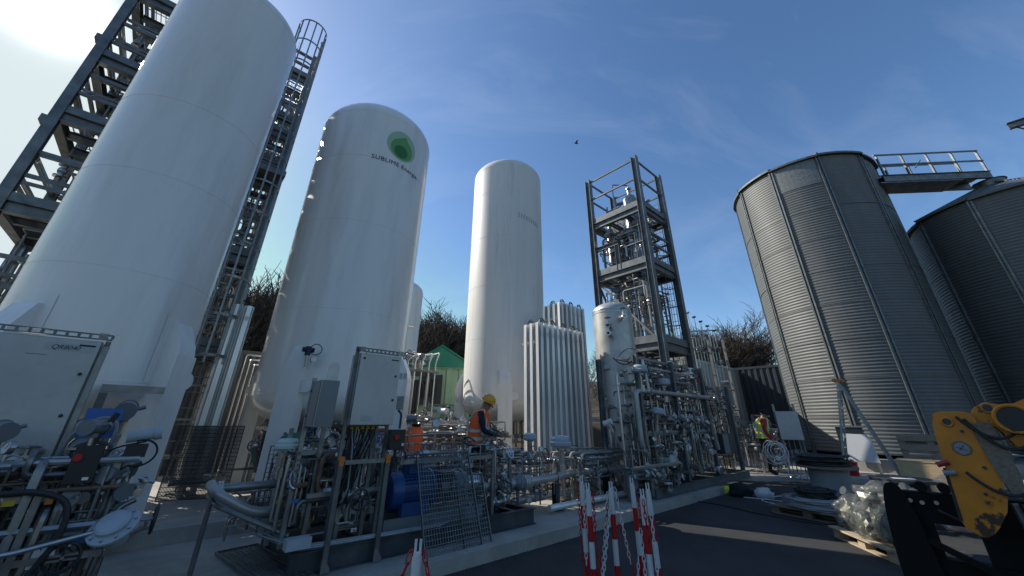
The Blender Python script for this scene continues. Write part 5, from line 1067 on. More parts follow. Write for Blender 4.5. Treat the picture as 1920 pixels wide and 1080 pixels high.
b = MB(); b.add([(-.34, 0, .38), (.36, 0, .34), (.30, .12, 1.12), (-.36, .12, 1.14), (-.34, .02, .38), (.36, .02, .34), (.30, .14, 1.12), (-.36, .14, 1.14)], [(0, 1, 2, 3), (7, 6, 5, 4), (0, 4, 5, 1), (1, 5, 6, 2), (2, 6, 7, 3), (3, 7, 4, 0)]); wb.part('sheet', b, 'white_plastic', ang=0); b = MB(); b.box(-.34, -.26, .0, .12, 0, .4); wb.part('block', b, 'concrete_wall', ang=0); b = MB(); b.box(.26, .34, .0, .12, 0, .36); wb.part('block', b, 'concrete_wall', ang=0)
db = T('door_opening', 'dark square hatch in the silo wall behind the white board', 'hatch', world=(11.75, 13.45, .5), rot=rad(-40)); b = MB(); b.box(-.75, -.05, -.04, .10, .12, .95); db.part('recess', b, 'dark_steel', ang=0); b = MB(); b.box(-.80, .0, -.06, -.041, .95, 1.0); db.part('frame', b, 'galv', ang=0)
rb = T('red_bucket', 'red plastic bucket at the foot of the ladder', 'bucket', world=(10.35, 12.75, .13)); b = MB(); b.lathe([(.14, 0), (.17, .34), (.18, .34), (.18, .37), (.16, .37), (.13, .02), (.001, .02)], n=20); rb.part('body', b, 'red_plastic'); b = MB(); b.tube([Vector((.17 * math.cos(a), .02, .34 + .1 * math.sin(a))) for a in [x * .314 for x in range(11)]], .006, 5); rb.part('handle', b, 'galv')
def pallet_parts(t, M, wm='wood_grey'):
    for k in range(5): y = -.38 + .19 * k; b = MB(M); b.box(-.6, .6, y - .062 + .02 * (k % 2), y + .062 - .006 * (k % 3), .122, .144); t.part('deck_plank', b, wm, ang=0)
    for x in (-.53, 0, .53):
        b = MB(M); b.box(x - .065, x + .065, -.4, .4, .100, .121); t.part('stringer_plank', b, wm, ang=0)
        for y in (-.33, 0, .33): b = MB(M); b.box(x - .07, x + .07, y - .06, y + .06, .022, .099); t.part('block', b, wm, ang=0)
    for y in (-.34, 0, .34): b = MB(M); b.box(-.6, .6, y - .05, y + .05, .0, .021); t.part('base_plank', b, wm, ang=0)
def blob(n, sx, sy, sz, seed, amp=.18, fr=2.2, cr=.05):
    bm = bmesh.new(); bmesh.ops.create_icosphere(bm, subdivisions=n, radius=1); so_ = Vector((seed * 3.1, seed * 1.7, seed))
    for v in bm.verts:
        p = v.co.copy(); q = 1 + amp * noise.noise(p * fr + so_) + cr * (1 - abs(noise.noise(p * 6 + so_)) * 3) + cr * .6 * (abs(noise.noise(p * 14 + so_)))
        v.co = Vector((p.x * sx * q, p.y * sy * q, p.z * sz * q))
        if v.co.z < -sz * .62: v.co.z = -sz * .62
    b = MB(); bm.verts.index_update(); b.add([v.co for v in bm.verts], [[v.index for v in f.verts] for f in bm.faces]); bm.free(); return b
p1_ = T('wooden_pallet', 'pale wooden pallet on the asphalt under the clear plastic sacks', 'pallet', world=(5.17, 6.07, 0), rot=rad(-99)); pallet_parts(p1_, None, 'wood_light')
for k, (x, y, z, sx, sy, sz, lab) in enumerate(((-.36, -.10, .30, .27, .28, .27, 'clear plastic sack of wiring offcuts at the left end of the pale pallet'), (.08, -.20, .27, .25, .22, .23, 'crumpled clear sack in the middle of the pale pallet, nearest the camera'), (-.08, .10, .55, .33, .27, .25, 'bulging clear sack full of foil scraps on top of the pallet load'), (.42, -.14, .30, .22, .22, .25, 'clear plastic sack beside the black loader carriage'), (.28, .20, .52, .24, .22, .24, 'crumpled clear plastic sack at the back of the pallet load'))):
    M = p1_.e.matrix_basis if False else None
    c, s = math.cos(rad(-99)), math.sin(rad(-99)); t = T('plastic_sack', lab, 'sack', world=(5.17 + c * x - s * y, 6.07 + s * x + c * y, .145 + sz * .62 + (0 if z < .5 else .24)), rot=k * 1.3, group=None)
    t.part('film', blob(5, sx, sy, sz, k + 3, .34, 2.1, .06), 'plastic_film', ang=180); t.part('scraps', blob(3, sx * .84, sy * .84, sz * .8, k + 13, .3, 3, .1), 'foil', ang=0)
    b = MB(); b.tube([(sx * .9, 0, .02), (sx * 1.05, .02, .05), (sx * 1.15, .03, .09), (sx * 1.3, .06, .12)], [.07, .03, .025, .06], 8); t.part('knot', b, 'plastic_film')
p2_ = T('wooden_pallet', 'dark wooden pallet on the asphalt under the grey cable coil', 'pallet', world=(5.62, 8.0, 0), rot=rad(-60)); pallet_parts(p2_, None, 'wood_grey')
def coil(name, label, x, y, z, R, r, turns, layers, m, seed, th=.011):
    rn = random.Random(seed); t = T(name, label, 'cable coil', world=(x, y, z)); 
    for l in range(layers):
        b = MB(); pts = []; n = 26
        for k in range(turns * n):
            a = 2 * math.pi * k / n; f = k / (turns * n); rr = R * (1 - .12 * (l % 3) * (m == 'rubber')) - (R - r) * (.5 + .5 * math.cos(f * 9 + l)) + (.045 if m == 'rubber' else .012) * math.sin(a * 3 + l * 2.1 + k // n); pts.append((rr * math.cos(a), rr * math.sin(a), th + l * th * 1.9 + .014 * abs(math.sin(a * 2 + l * 1.3 + k * .01))))
        b.tube(pts, th, 6); t.part('winding', b, m)
    return t
coil('cable_coil', 'wide grey cable coil lying on the dark pallet', 5.62, 8.0, .145, .50, .24, 7, 7, 'cable_grey', 1); coil('cable_coil', 'black cable coil lying on top of the wide grey coil', 5.75, 8.12, .32, .30, .17, 6, 5, 'rubber', 2)
def drum(label, x, y, r, h, rf, mflange, mbody, zt=.0):
    t = T('cable_drum', label, 'cable drum', world=(x, y, 0)); b = MB(); b.cyl((0, 0, .0), (0, 0, .04), rf, 36); t.part('flange', b, mflange); b = MB(); b.cyl((0, 0, .041), (0, 0, h), r, 36); t.part('barrel', b, mbody); b = MB(); b.cyl((0, 0, h + .001), (0, 0, h + .045), rf, 36); t.part('flange', b, mflange)
    b = MB(); b.torus((0, 0, h + .05), .06, .012, n=14, m=5); t.part('hub_ring', b, 'galv_dark'); return t
drum('cable drum with pale barrel, standing behind the grey coil and carrying black cable', 6.56, 8.72, .34, .72, .52, 'wood_grey', 'cable_grey'); coil('cable_coil', 'loose black cable heap on top of the pale cable drum', 6.50, 8.72, .77, .46, .14, 8, 7, 'rubber', 5, .013)
drum('low cable drum with dark round top behind the clear sacks', 6.75, 7.30, .30, .66, .44, 'dark_steel', 'black_plastic')
b = MB(); b.add([(6.5, 7.2, .712), (6.8, 7.1, .712), (6.9, 7.3, .714), (6.6, 7.4, .713)], [(0, 1, 2, 3)]); o = link('paper_sheet', b.mesh('paper_sheet', 'cable_white')); tag(o, 'white sheet of paper lying on the dark drum top', 'paper')
p3_ = T('wooden_pallet', 'weathered wooden pallet stood on edge in front of the silo', 'pallet', world=(10.75, 10.5, .13), rot=rad(-44)); pallet_parts(p3_, Matrix.Translation((0, 0, .58)) @ Matrix.Rotation(rad(78), 4, 'X') @ Matrix.Scale(1.35, 4, (0, 1, 0)), 'wood_grey')
cr = T('plywood_crate', 'new pale plywood crate in sunlight beside the yellow loader arm', 'crate', world=(9.75, 9.65, 0), rot=rad(-47))
b = MB(); b.box(-.62, .62, 0, .9, .16, .74); cr.part('box', b, 'wood_pale', ang=0); b = MB(); b.box(-.64, .64, -.012, .912, .741, .765); cr.part('lid', b, 'wood_pale', ang=0)
for x in (-.5, 0, .5): b = MB(); b.box(x - .05, x + .05, .0, .9, .0, .158); cr.part('skid', b, 'wood_light', ang=0)
for x in (-.6, .58): b = MB(); b.box(x - .02, x + .04, -.022, -.001, .18, .73); cr.part('batten', b, 'wood_pale', ang=0)
sk = T('plastic_sack', 'clear plastic sack lying in front of the pale crate', 'sack', world=(7.1, 6.95, .32)); sk.part('film', blob(4, .34, .30, .42, 22, .2, 2, .05), 'plastic_film', ang=70)
# litter and tools by the pad corner
for k, (x, y, s, m, lab) in enumerate(((5.35, 10.0, .17, 'black_fabric', 'dark tool bag on the asphalt at the pad corner'), (5.75, 9.75, .13, 'white_plastic', 'crumpled white carrier bag on the asphalt by the tool bag'), (5.2, 10.35, .10, 'yellow_fabric', 'small yellow bag beside the dark tool bag'))):
    t = T('bag', lab, 'bag', world=(x, y, s * .6)); t.part('body', blob(3, s * 1.4, s, s, 40 + k, .3, 2, .06), m, ang=60)
b = MB(); b.tube(fil([(5.3, 9.8, .012), (5.9, 9.4, .012), (6.1, 8.9, .012), (5.6, 9.0, .012), (5.4, 9.4, .012), (6.0, 9.9, .012), (6.8, 10.2, .012)], .3, 6), .01, 6); o = link('cable', b.mesh('cable', 'cable_white')); tag(o, 'thin pale cable snaking over the asphalt by the pad corner', 'cable')
b = MB(); b.tube(fil([(5.9, 7.5, .012), (5.2, 7.4, .012), (4.6, 8.2, .012), (4.3, 9.0, .012), (3.9, 9.4, .012)], .5, 6), .011, 6); o = link('cable', b.mesh('cable', 'rubber')); tag(o, 'dark cable trailing along the kerb from the grey coil', 'cable')
fit = T('fittings_heap', 'small heap of shiny pipe fittings on the pad edge beside the second worker', 'fittings', world=(8.35, 11.9, .13)); rn = random.Random(4)
for k in range(26): x, y = rn.uniform(-.45, .45), rn.uniform(-.3, .3); a = rn.uniform(0, 6.28); b = MB(); b.cyl((x, y, .03), (x + .12 * math.cos(a), y + .12 * math.sin(a), .03 + rn.uniform(0, .06)), .025, 8); fit.part('fitting', b, 'stainless')

# ------------------------------------------------------------------ barrier posts and chains
def post(label, x, y, tilt, az_, first='white', z=0.0):
    t = T('barrier_post', label, 'barrier post', world=(x, y, z), group=None); d = Vector((math.cos(az_) * math.sin(tilt), math.sin(az_) * math.sin(tilt), math.cos(tilt)))
    b = MB(); b.lathe([(.001, 0), (.15, 0), (.16, .02), (.12, .05), (.04, .07), (.001, .07)], n=24); t.part('foot', b, 'black_plastic')
    for k in range(5):
        z0, z1 = max(.07, .93 - .2 * (k + 1)), .93 - .2 * k - .001; b = MB(); b.cyl(d * z0, d * z1, .0255 - (.0 if k % 2 else .0003), 18); t.part('white_band' if k % 2 == 0 else 'red_band', b, 'white_plastic' if k % 2 == 0 else 'red_plastic')
    b = MB(); b.cyl(d * .93, d * .945, .02, 14)
    for s in (-1, 1): b.bar(d * .945 + Vector((s * .012, 0, 0)), d * 1.0 + Vector((s * .012, 0, 0)), .007, .012)
    t.part('hook', b, 'white_plastic'); return Vector((x, y, z)) + d * .95
def chain(label, a, c, sag, m, pitch=.042, n_min=6):
    a, c = Vector(a), Vector(c); L_ = (c - a).length + sag * 1.2; n = max(n_min, int(L_ / pitch)); b = MB()
    P_ = [a.lerp(c, i / n) - Vector((0, 0, sag * 4 * (i / n) * (1 - i / n))) for i in range(n + 1)]
    for i in range(n):
        p, q = P_[i], P_[i + 1]; d = (q - p); mid = (p + q) / 2; x, y, w = basis(d); sdv = x if i % 2 else y; w2 = d.normalized() * (d.length * .5 + .010)
        b.tube([mid + w2 * math.cos(k * .785) + sdv * (.0125 * math.sin(k * .785)) for k in range(8)], .0036, 5, closed=True)
    o = link('plastic_chain', b.mesh('plastic_chain', m)); tag(o, label, 'chain'); return o
BP = [(0.79, 4.66), (0.77, 4.20), (1.00, 4.28), (1.32, 4.58), (1.18, 3.86), (1.37, 4.23)]
LABP = ['red and white barrier post furthest from the camera at the left of the cluster', 'red and white barrier post second from left in the cluster, red chain beside it', 'red and white barrier post third from left, white chain over its top', 'tallest-looking red and white barrier post in the middle right of the cluster', 'red and white barrier post almost hidden behind hanging white chain', 'red and white barrier post at the right end of the cluster, standing clear']
TIL = [(.012, 2.5), (.01, 3.4), (.012, .8), (.015, 2.6), (.01, 1.0), (.014, 2.9)]
TOPS = [post(l, x, y, *tl_) for l, (x, y), tl_ in zip(LABP, BP, TIL)]
tp7 = post('white-topped barrier post with red chains at the bottom edge, in front of the mesh guard', -.45, 2.26, .015, 2.0)
def dn(p, dx, dy, z): return (p[0] + dx, p[1] + dy, z)
chain('red chain hanging straight down the leftmost barrier post', TOPS[0] + Vector((-.04, 0, 0)), dn(TOPS[0], -.03, .02, .25), 0, 'red_plastic')
chain('red chain hanging down the second barrier post from left', TOPS[1] + Vector((.045, 0, 0)), dn(TOPS[1], .05, 0, .2), 0, 'red_plastic')
chain('white chain hanging between the two leftmost barrier posts', TOPS[1] + Vector((-.04, .02, 0)), dn(TOPS[1], -.05, .03, .35), .0, 'white_plastic')
chain('white chain sloping from the third post down to the second', TOPS[2] + Vector((-.02, -.03, -.1)), dn(TOPS[1], .02, -.05, .02), .02, 'white_plastic')
chain('second white chain sloping to the left behind the first', TOPS[2] + Vector((-.03, .03, -.05)), dn(TOPS[1], .04, .05, .0), .02, 'white_plastic')
chain('red chain sloping from the third post to the ground at left', TOPS[2] + Vector((-.04, 0, -.14)), dn(TOPS[0], .0, -.3, .02), .05, 'red_plastic')
chain('red chain falling from the third post to the right', TOPS[2] + Vector((.05, 0, -.3)), dn(TOPS[2], .22, -.05, .02), .0, 'red_plastic')
chain('white chain falling to the right of the third post', TOPS[2] + Vector((.03, -.03, 0)), dn(TOPS[2], .12, -.02, .35), .0, 'white_plastic')
chain('red chain hanging against the fourth post', TOPS[3] + Vector((.05, 0, -.12)), dn(TOPS[3], .07, 0, .15), .0, 'red_plastic')
chain('red chain looped over the fifth post', TOPS[4] + Vector((-.01, -.04, -.03)), dn(TOPS[4], .0, -.04, .55), .0, 'red_plastic')
chain('white chain hanging long from the fifth post', TOPS[4] + Vector((.05, -.03, -.05)), dn(TOPS[4], .03, -.06, .03), .0, 'white_plastic')
chain('white chain hanging left of the fifth post', TOPS[4] + Vector((-.05, 0, -.25)), dn(TOPS[4], -.06, -.05, .03), .0, 'white_plastic')
chain('white chain swagged low between third and fourth posts', dn(TOPS[2], .1, -.05, .1), dn(TOPS[3], -.02, -.03, .32), .1, 'white_plastic')
chain('red chain sloping left from the post at the bottom edge', tp7 + Vector((-.03, 0, .0)), (-.66, 2.30, .62), .05, 'red_plastic')
chain('red chain sloping right from the post at the bottom edge', tp7 + Vector((.03, 0, .0)), (-.27, 2.22, .62), .03, 'red_plastic')

# ------------------------------------------------------------------ yellow loader arm and its black carriage
la = T('yellow_loader', 'worn yellow loader arm with pivot eyes and dark wheel at the right edge', 'loader', world=(5.0, 3.2, 0))
AZ = rad(47); NV = Vector((math.sin(AZ), math.cos(AZ), 0)); HV = Vector((math.cos(AZ), -math.sin(AZ), 0)); O_ = NV * 5.4 - Vector((5.0, 3.2, 0))
def smooth(poly, n=2):
    for _ in range(n):
        o = []
        for i in range(len(poly)):
            a, c = poly[i], poly[(i + 1) % len(poly)]; o += [(a[0] * .8 + c[0] * .2, a[1] * .8 + c[1] * .2), (a[0] * .2 + c[0] * .8, a[1] * .2 + c[1] * .8)]
        poly = o
    return poly
plate_o = smooth([(-.045, 1.634), (-.004, 1.664), (.142, 1.666), (.206, 1.646), (.215, 1.539), (.222, 1.414), (.214, 1.213), (.185, .945), (.05, .743), (-.03, .69), (-.135, .768), (-.112, .984), (-.086, 1.315), (-.068, 1.535)], 1)
arm_o = smooth([(.185, 1.581), (.225, 1.69), (.29, 1.73), (.361, 1.728), (.42, 1.70), (.62, 1.80), (1.9, 2.05), (1.9, 1.60), (.62, 1.50), (.46, 1.42), (.40, 1.36), (.361, 1.42), (.316, 1.54), (.251, 1.569)])
for k, off in enumerate((0.0, .34)):
    b = MB(); b.plate(plate_o, O_ + NV * off, HV, (0, 0, 1), NV, .045); la.part('side_plate', b, 'yellow_paint', ang=30)
    b = MB(); b.plate(arm_o, O_ + NV * (off + .05 - .1 * k), HV, (0, 0, 1), NV, .045); la.part('boom_plate', b, 'yellow_paint', ang=30)
b = MB(); b.plate(smooth([(.5, 1.55), (.5, 1.72), (1.9, 2.0), (1.9, 1.66)], 1), O_ + NV * .1, HV, (0, 0, 1), NV, .2); la.part('boom_web', b, 'yellow_paint')
b = MB(); b.plate([(-.06, .78), (.16, .95), (.19, 1.3), (-.05, 1.3)], O_ + NV * .05, HV, (0, 0, 1), NV, .28); la.part('cross_web', b, 'yellow_paint')
def eye(s, z, r, off=-.02): 
    c = O_ + HV * s + Vector((0, 0, z)); b = MB(); b.torus(c + NV * (off + .014), r, r * .28, NV, 24, 8); e = la.part('pivot_ring', b, 'yellow_paint'); b = MB(); b.cyl(c + NV * (off + .006), c + NV * .42, r * .8, 20); la.part('pivot_pin', b, 'dark_steel', e)
eye(.033, 1.576, .034); eye(.312, 1.690, .036, .03)
b = MB(); c = O_ + HV * .056 + Vector((0, 0, 1.365)); b.cyl(c - NV * .006, c - NV * .001, .05, 24); e = la.part('badge', b, 'cable_grey'); b = MB(); b.torus(c - NV * .004, .052, .008, NV, 26, 6); la.part('badge_ring', b, 'wood_grey', e)
b = MB(); b.bar(c - NV * .008 + HV * -.03 + Vector((0, 0, .01)), c - NV * .008 + HV * .03 + Vector((0, 0, -.02)), .012, .002); b.bar(c - NV * .008 + HV * -.02 + Vector((0, 0, -.02)), c - NV * .008 + HV * .02 + Vector((0, 0, .025)), .01, .002); la.part('badge_mark', b, 'ink', e, ang=0)
b = MB(); b.plate(smooth([(.157, 1.56), (.273, 1.582), (.295, 1.54), (.325, 1.103), (.24, .98), (.189, 1.207)], 1), O_ + NV * -.02, HV, (0, 0, 1), NV, .30); la.part('shaded_gap_wedge', b, 'wood_grey')  # wedge fills the arm's dark inner gap, shade put into its colour
b = MB(); c = O_ + HV * .42 + Vector((0, 0, 1.60)); b.cyl(c - NV * .10, c + NV * .3, .105, 28); la.part('ram_end', b, 'black_plastic'); b = MB(); b.torus(c - NV * .10, .105, .014, NV, 28, 6); la.part('ram_ring', b, 'yellow_paint')
for (p, q) in (((-.02, 1.22), (-.05, 1.25)), ((.0, 1.16), (-.03, 1.17))): b = MB(); b.cyl(O_ + HV * (p[0] - .12) + Vector((0, 0, p[1])) - NV * .02, O_ + HV * (q[0] - .01) + Vector((0, 0, q[1])) - NV * .02, .022, 10); la.part('coupling', b, 'red_cable' if p[1] > 1.2 else 'cable_grey')
for k in range(2): b = MB(); c = O_ + HV * (.3 + .06 * k) + NV * .2; b.bar(c + Vector((0, 0, .05)), c + HV * -.08 + Vector((0, 0, .95)), .02, .05); la.part('guide_rod', b, 'galv')
ca = T('loader_carriage', 'black steel loader carriage standing between the plastic sacks and the yellow arm', 'carriage', world=(4.15, 4.35, 0))
A2 = rad(44); N2 = Vector((math.sin(A2), math.cos(A2), 0)); H2 = Vector((math.cos(A2), -math.sin(A2), 0)); O2 = N2 * 5.85 - Vector((4.15, 4.35, 0))
side = smooth([(-.30, .985), (-.21, 1.015), (-.165, .95), (-.12, .75), (-.08, .30), (-.02, .02), (-.36, .02), (-.37, .35), (-.345, .74)], 2)
b = MB(); b.plate(side, O2, H2, (0, 0, 1), N2, .06); ca.part('side_plate', b, 'black_steel')
for nm, x0, x1, z0, z1, y, th in (('top_beam', -.17, .80, .68, .935, .07, .12), ('lower_beam', -.14, 1.0, .0, .40, .06, .14), ('left_post', -.16, -.02, .401, .679, .08, .10), ('right_post', .26, .90, .401, .679, .08, .10)):
    b = MB(); b.plate([(x0, z0), (x1, z0), (x1, z1), (x0, z1)], O2 + N2 * y, H2, (0, 0, 1), N2, th); ca.part(nm, b, 'black_steel', ang=0)
b = MB(); b.bar(O2 + H2 * -.1 + Vector((0, 0, .55)) - N2 * .02, O2 + H2 * .5 + Vector((0, 0, .25)) - N2 * .05, .05, .05); ca.part('brace', b, 'black_steel', ang=0)
for k, (x, z, a) in enumerate(((.05, .80, .35), (.30, .22, .5), (-.02, .20, .3))): b = MB(); c = O2 + H2 * x + Vector((0, 0, z)) - N2 * .0; b.tube([c + N2 * .05, c - N2 * .05, c - N2 * .06 + H2 * .12 - Vector((0, 0, .06)), c + H2 * .3 - Vector((0, 0, .02)) + N2 * .05], .016, 7); ca.part('hose', b, 'rubber')
for x in (-.02, .14): b = MB(); c = O2 + H2 * x + Vector((0, 0, .985)); b.cyl(c + N2 * .04, c + N2 * .16, .045, 16); ca.part('hook', b, 'black_steel')
for (x, z) in ((-.13, .86), (-.05, .85), (.05, .86)): b = MB(); c = O2 + H2 * x + N2 * .05 + Vector((0, 0, z)); b.cyl(c, c - N2 * .02, .018, 10); ca.part('bolt', b, 'stainless')
for k, (a, c2, sg) in enumerate((((.10, 1.62), (.40, 1.50), .10), ((.14, 1.60), (.46, 1.44), .14), ((.02, 1.18), (.30, 1.05), .07))):
    p, q = O_ + HV * a[0] + Vector((0, 0, a[1])) - NV * .05, O_ + HV * c2[0] + Vector((0, 0, c2[1])) - NV * .03; b = MB(); b.tube([p.lerp(q, i / 10) - Vector((0, 0, sg * 4 * (i / 10) * (1 - i / 10))) for i in range(11)], .012, 7); la.part('hydraulic_hose', b, 'rubber')
for (x, z) in ((.10, 1.50), (.14, 1.22), (.08, 1.02), (.0, .85)): b = MB(); c = O_ + HV * x + Vector((0, 0, z)); b.cyl(c - NV * .012, c - NV * .0005, .013, 6); la.part('bolt', b, 'dark_steel')
b = MB(); b.bar(O_ + HV * -.10 + Vector((0, 0, 1.20)) - NV * .006, O_ + HV * -.125 + Vector((0, 0, .80)) - NV * .006, .018, .012); la.part('wear_strip', b, 'dark_steel')
# wheel and low chassis of the loader, dark, at the frame edge
wc = NV * 5.95 + HV * 1.08 - Vector((5.0, 3.2, 0)) + Vector((0, 0, .52))
b = MB(); M3 = Matrix.Rotation(AZ * -1, 3, 'Z') @ Matrix.Rotation(rad(90), 3, 'X'); b.lathe([(.24, -.16), (.42, -.19), (.50, -.17), (.52, -.10), (.52, .10), (.50, .17), (.42, .19), (.24, .16)], wc, 40, M3); wl_ = la.part('tyre', b, 'rubber')
b = MB()
for k in range(22):
    a = k * .2856; r_ = .525; c = wc + M3 @ Vector((r_ * math.cos(a), r_ * math.sin(a), 0)); t_ = (M3 @ Vector((-math.sin(a), math.cos(a), 0))); n_ = M3 @ Vector((math.cos(a), math.sin(a), 0)); x_ = M3 @ Vector((0, 0, 1)); b.bar(c - x_ * .16 + t_ * .03, c + x_ * .0 - t_ * .03, .05, .04, n_)
la.part('tread_block', b, 'rubber', wl_, ang=0, kind='stuff')
b = MB(); b.lathe([(.001, -.12), (.12, -.13), (.22, -.10), (.24, -.15)], wc, 32, M3); la.part('rim', b, 'yellow_paint', wl_)
b = MB(); b.plate(smooth([(.30, .35), (.45, 1.02), (.62, 1.30), (2.2, 1.45), (2.2, .35)], 1), O_ + NV * .75, HV, (0, 0, 1), NV, .5); la.part('chassis', b, 'black_steel')
# ------------------------------------------------------------------ bird
bd = T('bird', 'small dark bird flying high in the blue sky', 'bird', world=(3.39, 15.6, 15.2), rot=.4)
bm_ = blob(3, .11, .045, .04, 3, .1, 1, 0); bd.part('body', bm_, 'rubber')
for s in (-1, 1): b = MB(); b.add([(.03, s * .02, .01), (-.05, s * .02, .01), (-.07, s * .13, .07), (-.02, s * .16, .08), (.03, s * .1, .06), (.03, s * .02, .02), (-.05, s * .02, .02), (-.07, s * .13, .08), (-.02, s * .16, .09), (.03, s * .1, .07)], [(0, 1, 2, 3, 4), (9, 8, 7, 6, 5), (0, 5, 6, 1), (1, 6, 7, 2), (2, 7, 8, 3), (3, 8, 9, 4), (4, 9, 5, 0)]); bd.part('wing', b, 'rubber', ang=0)
# ------------------------------------------------------------------ the two workers
def person(label, x, y, z, face, J, mats_by, vest, band, head_kind, sc=1.0):
    t = T('person', label, 'person', world=(x, y, z), rot=face); t.e.scale = (sc, sc, sc)
    names = list(J); idx = {n: i for i, n in enumerate(names)}
    ed = [('pelvis', 'spine'), ('spine', 'chest'), ('chest', 'neck'), ('neck', 'jaw'), ('jaw', 'head'), ('head', 'crown')]
    for s in 'lr': ed += [('chest', 'sho' + s), ('sho' + s, 'elb' + s), ('elb' + s, 'wri' + s), ('wri' + s, 'han' + s), ('pelvis', 'hip' + s), ('hip' + s, 'kne' + s), ('kne' + s, 'ank' + s), ('ank' + s, 'toe' + s)]
    me = bpy.data.meshes.new('body'); me.from_pydata([J[n][0] for n in names], [(idx[a], idx[c]) for a, c in ed], [])
    o = bpy.data.objects.new('body', me); COL.objects.link(o); o.modifiers.new('skin', 'SKIN').use_smooth_shade = True
    ly = me.skin_vertices[0].data
    for n in names: r = J[n][1]; ly[idx[n]].radius = r if isinstance(r, tuple) else (r, r); ly[idx[n]].use_root = (n == 'pelvis')
    ss = o.modifiers.new('sub', 'SUBSURF'); ss.levels = 2; ss.render_levels = 2
    bpy.context.view_layer.update(); em = bpy.data.meshes.new_from_object(o.evaluated_get(bpy.context.evaluated_depsgraph_get())); bpy.data.objects.remove(o)
    b = MB(); b.add([v.co for v in em.vertices], [list(p.vertices) for p in em.polygons])
    keys = ['skin', mats_by['arm'], mats_by['torso'], mats_by['leg'], mats_by['boot'], 'ink']
    def grp(a, c):
        k = a + c
        if any(q in k for q in ('jaw', 'head', 'crown')): return 0
        if c.startswith('han'): return 0
        if any(q in k for q in ('elb', 'wri')): return 1
        if c.startswith('toe'): return 4
        if any(q in k for q in ('kne', 'ank', 'hip')): return 3
        return 2
    seg = [(Vector(J[a][0]), Vector(J[c][0]), grp(a, c)) for a, c in ed]
    for i, f in enumerate(b.f):
        m = sum((Vector(b.v[q]) for q in f), Vector()) / len(f); best = 9; g = 2
        for p, q, gg in seg:
            d = q - p; tt = max(0, min(1, (m - p).dot(d) / d.length_squared)); w = (m - p - d * tt).length
            if w < best: best = w; g = gg
        b.mi[i] = g
    hd = Vector(J['head'][0]); fw = Vector((math.cos(J['tilt']), 0, -math.sin(J['tilt']))) if False else Vector((.93, 0, -.36))
    up = Vector((.36, 0, .93)); b.cm = 0
    b.cyl(hd + fw * .085 + up * .01, hd + fw * .118 - up * .02, .012, 8, .018)                      # nose
    for s in (-1, 1): b.torus(hd + Vector((-.005, s * .088, .0)), .022, .009, (0, 1, 0), 10, 5)       # ears
    b.cm = 5
    for s in (-1, 1): b.cyl(hd + fw * .085 + up * .03 + Vector((0, s * .035, 0)), hd + fw * .097 + up * .03 + Vector((0, s * .035, 0)), .011, 8)
    b.cyl(hd + fw * .09 - up * .045 + Vector((0, -.022, 0)), hd + fw * .09 - up * .045 + Vector((0, .022, 0)), .006, 6)
    b.cm = 0
    for s in 'lr':                                                    # five bent fingers on each hand
        h = Vector(J['han' + s][0]); w = Vector(J['wri' + s][0]); d = (h - w).normalized(); sx = Vector((0, 0, 1)) if abs(d.z) < .8 else Vector((1, 0, 0)); cu = d.cross(sx).normalized() * (1 if s == 'l' else -1)
        for k in range(4): p = h + d * .02 + sx * (.028 - .019 * k); l = (.04, .046, .043, .034)[k]; b.tube([p - d * .02, p + d * l, p + d * (l + .018) - cu * .024, p + d * (l + .006) - cu * .045], [.0095, .009, .008, .0065], 6)
        b.tube([h - d * .02 + sx * .028, h + d * .01 + sx * .055 - cu * .012, h + d * .035 + sx * .062 - cu * .025], [.011, .010, .008], 6)
    t.part('body', b, keys, ang=0 or 60)
    # vest with two reflective bands
    lean = lambda zz: Vector(J['pelvis'][0]).lerp(Vector(J['chest'][0]), (zz - J['pelvis'][0][2]) / (J['chest'][0][2] - J['pelvis'][0][2]))
    def ring(zz, a, c, n=24): q = lean(zz); return [(q.x + a * math.cos(2 * math.pi * i / n), q.y + c * math.sin(2 * math.pi * i / n), zz) for i in range(n)]
    prof = [(.955, .178, .205), (1.0, .172, .20), (1.08, .168, .198), (1.22, .172, .212), (1.36, .168, .222), (1.44, .14, .195), (1.495, .10, .13), (1.52, .082, .095)]
    b = MB(); n = 24; vs = []
    for p in prof: vs += ring(*p)
    b.add(vs, [(j * n + i, j * n + (i + 1) % n, (j + 1) * n + (i + 1) % n, (j + 1) * n + i) for j in range(len(prof) - 1) for i in range(n)]); v = t.part('vest', b, vest, ang=60)
    for z0 in (1.01, 1.14):
        b = MB(); a = (.178, .208); vs = ring(z0, *a) + ring(z0 + .055, *a); b.add(vs, [(i, (i + 1) % n, n + (i + 1) % n, n + i) for i in range(n)]); t.part('reflective_band', b, band, v)
    for s in (-1, 1):
        b = MB(); q0, q1 = lean(1.16), lean(1.5); b.tube([(q0.x + .155, s * .11, 1.16), (q0.x + .165, s * .12, 1.34), (q1.x + .06, s * .12, 1.50), (q1.x - .10, s * .12, 1.47), (q0.x - .165, s * .12, 1.30), (q0.x - .16, s * .11, 1.16)], .016, 6); t.part('reflective_band', b, band, v)
    R = Matrix.Translation(hd + up * .045) @ Matrix.Rotation(rad(21), 4, 'Y'); b = MB(R)
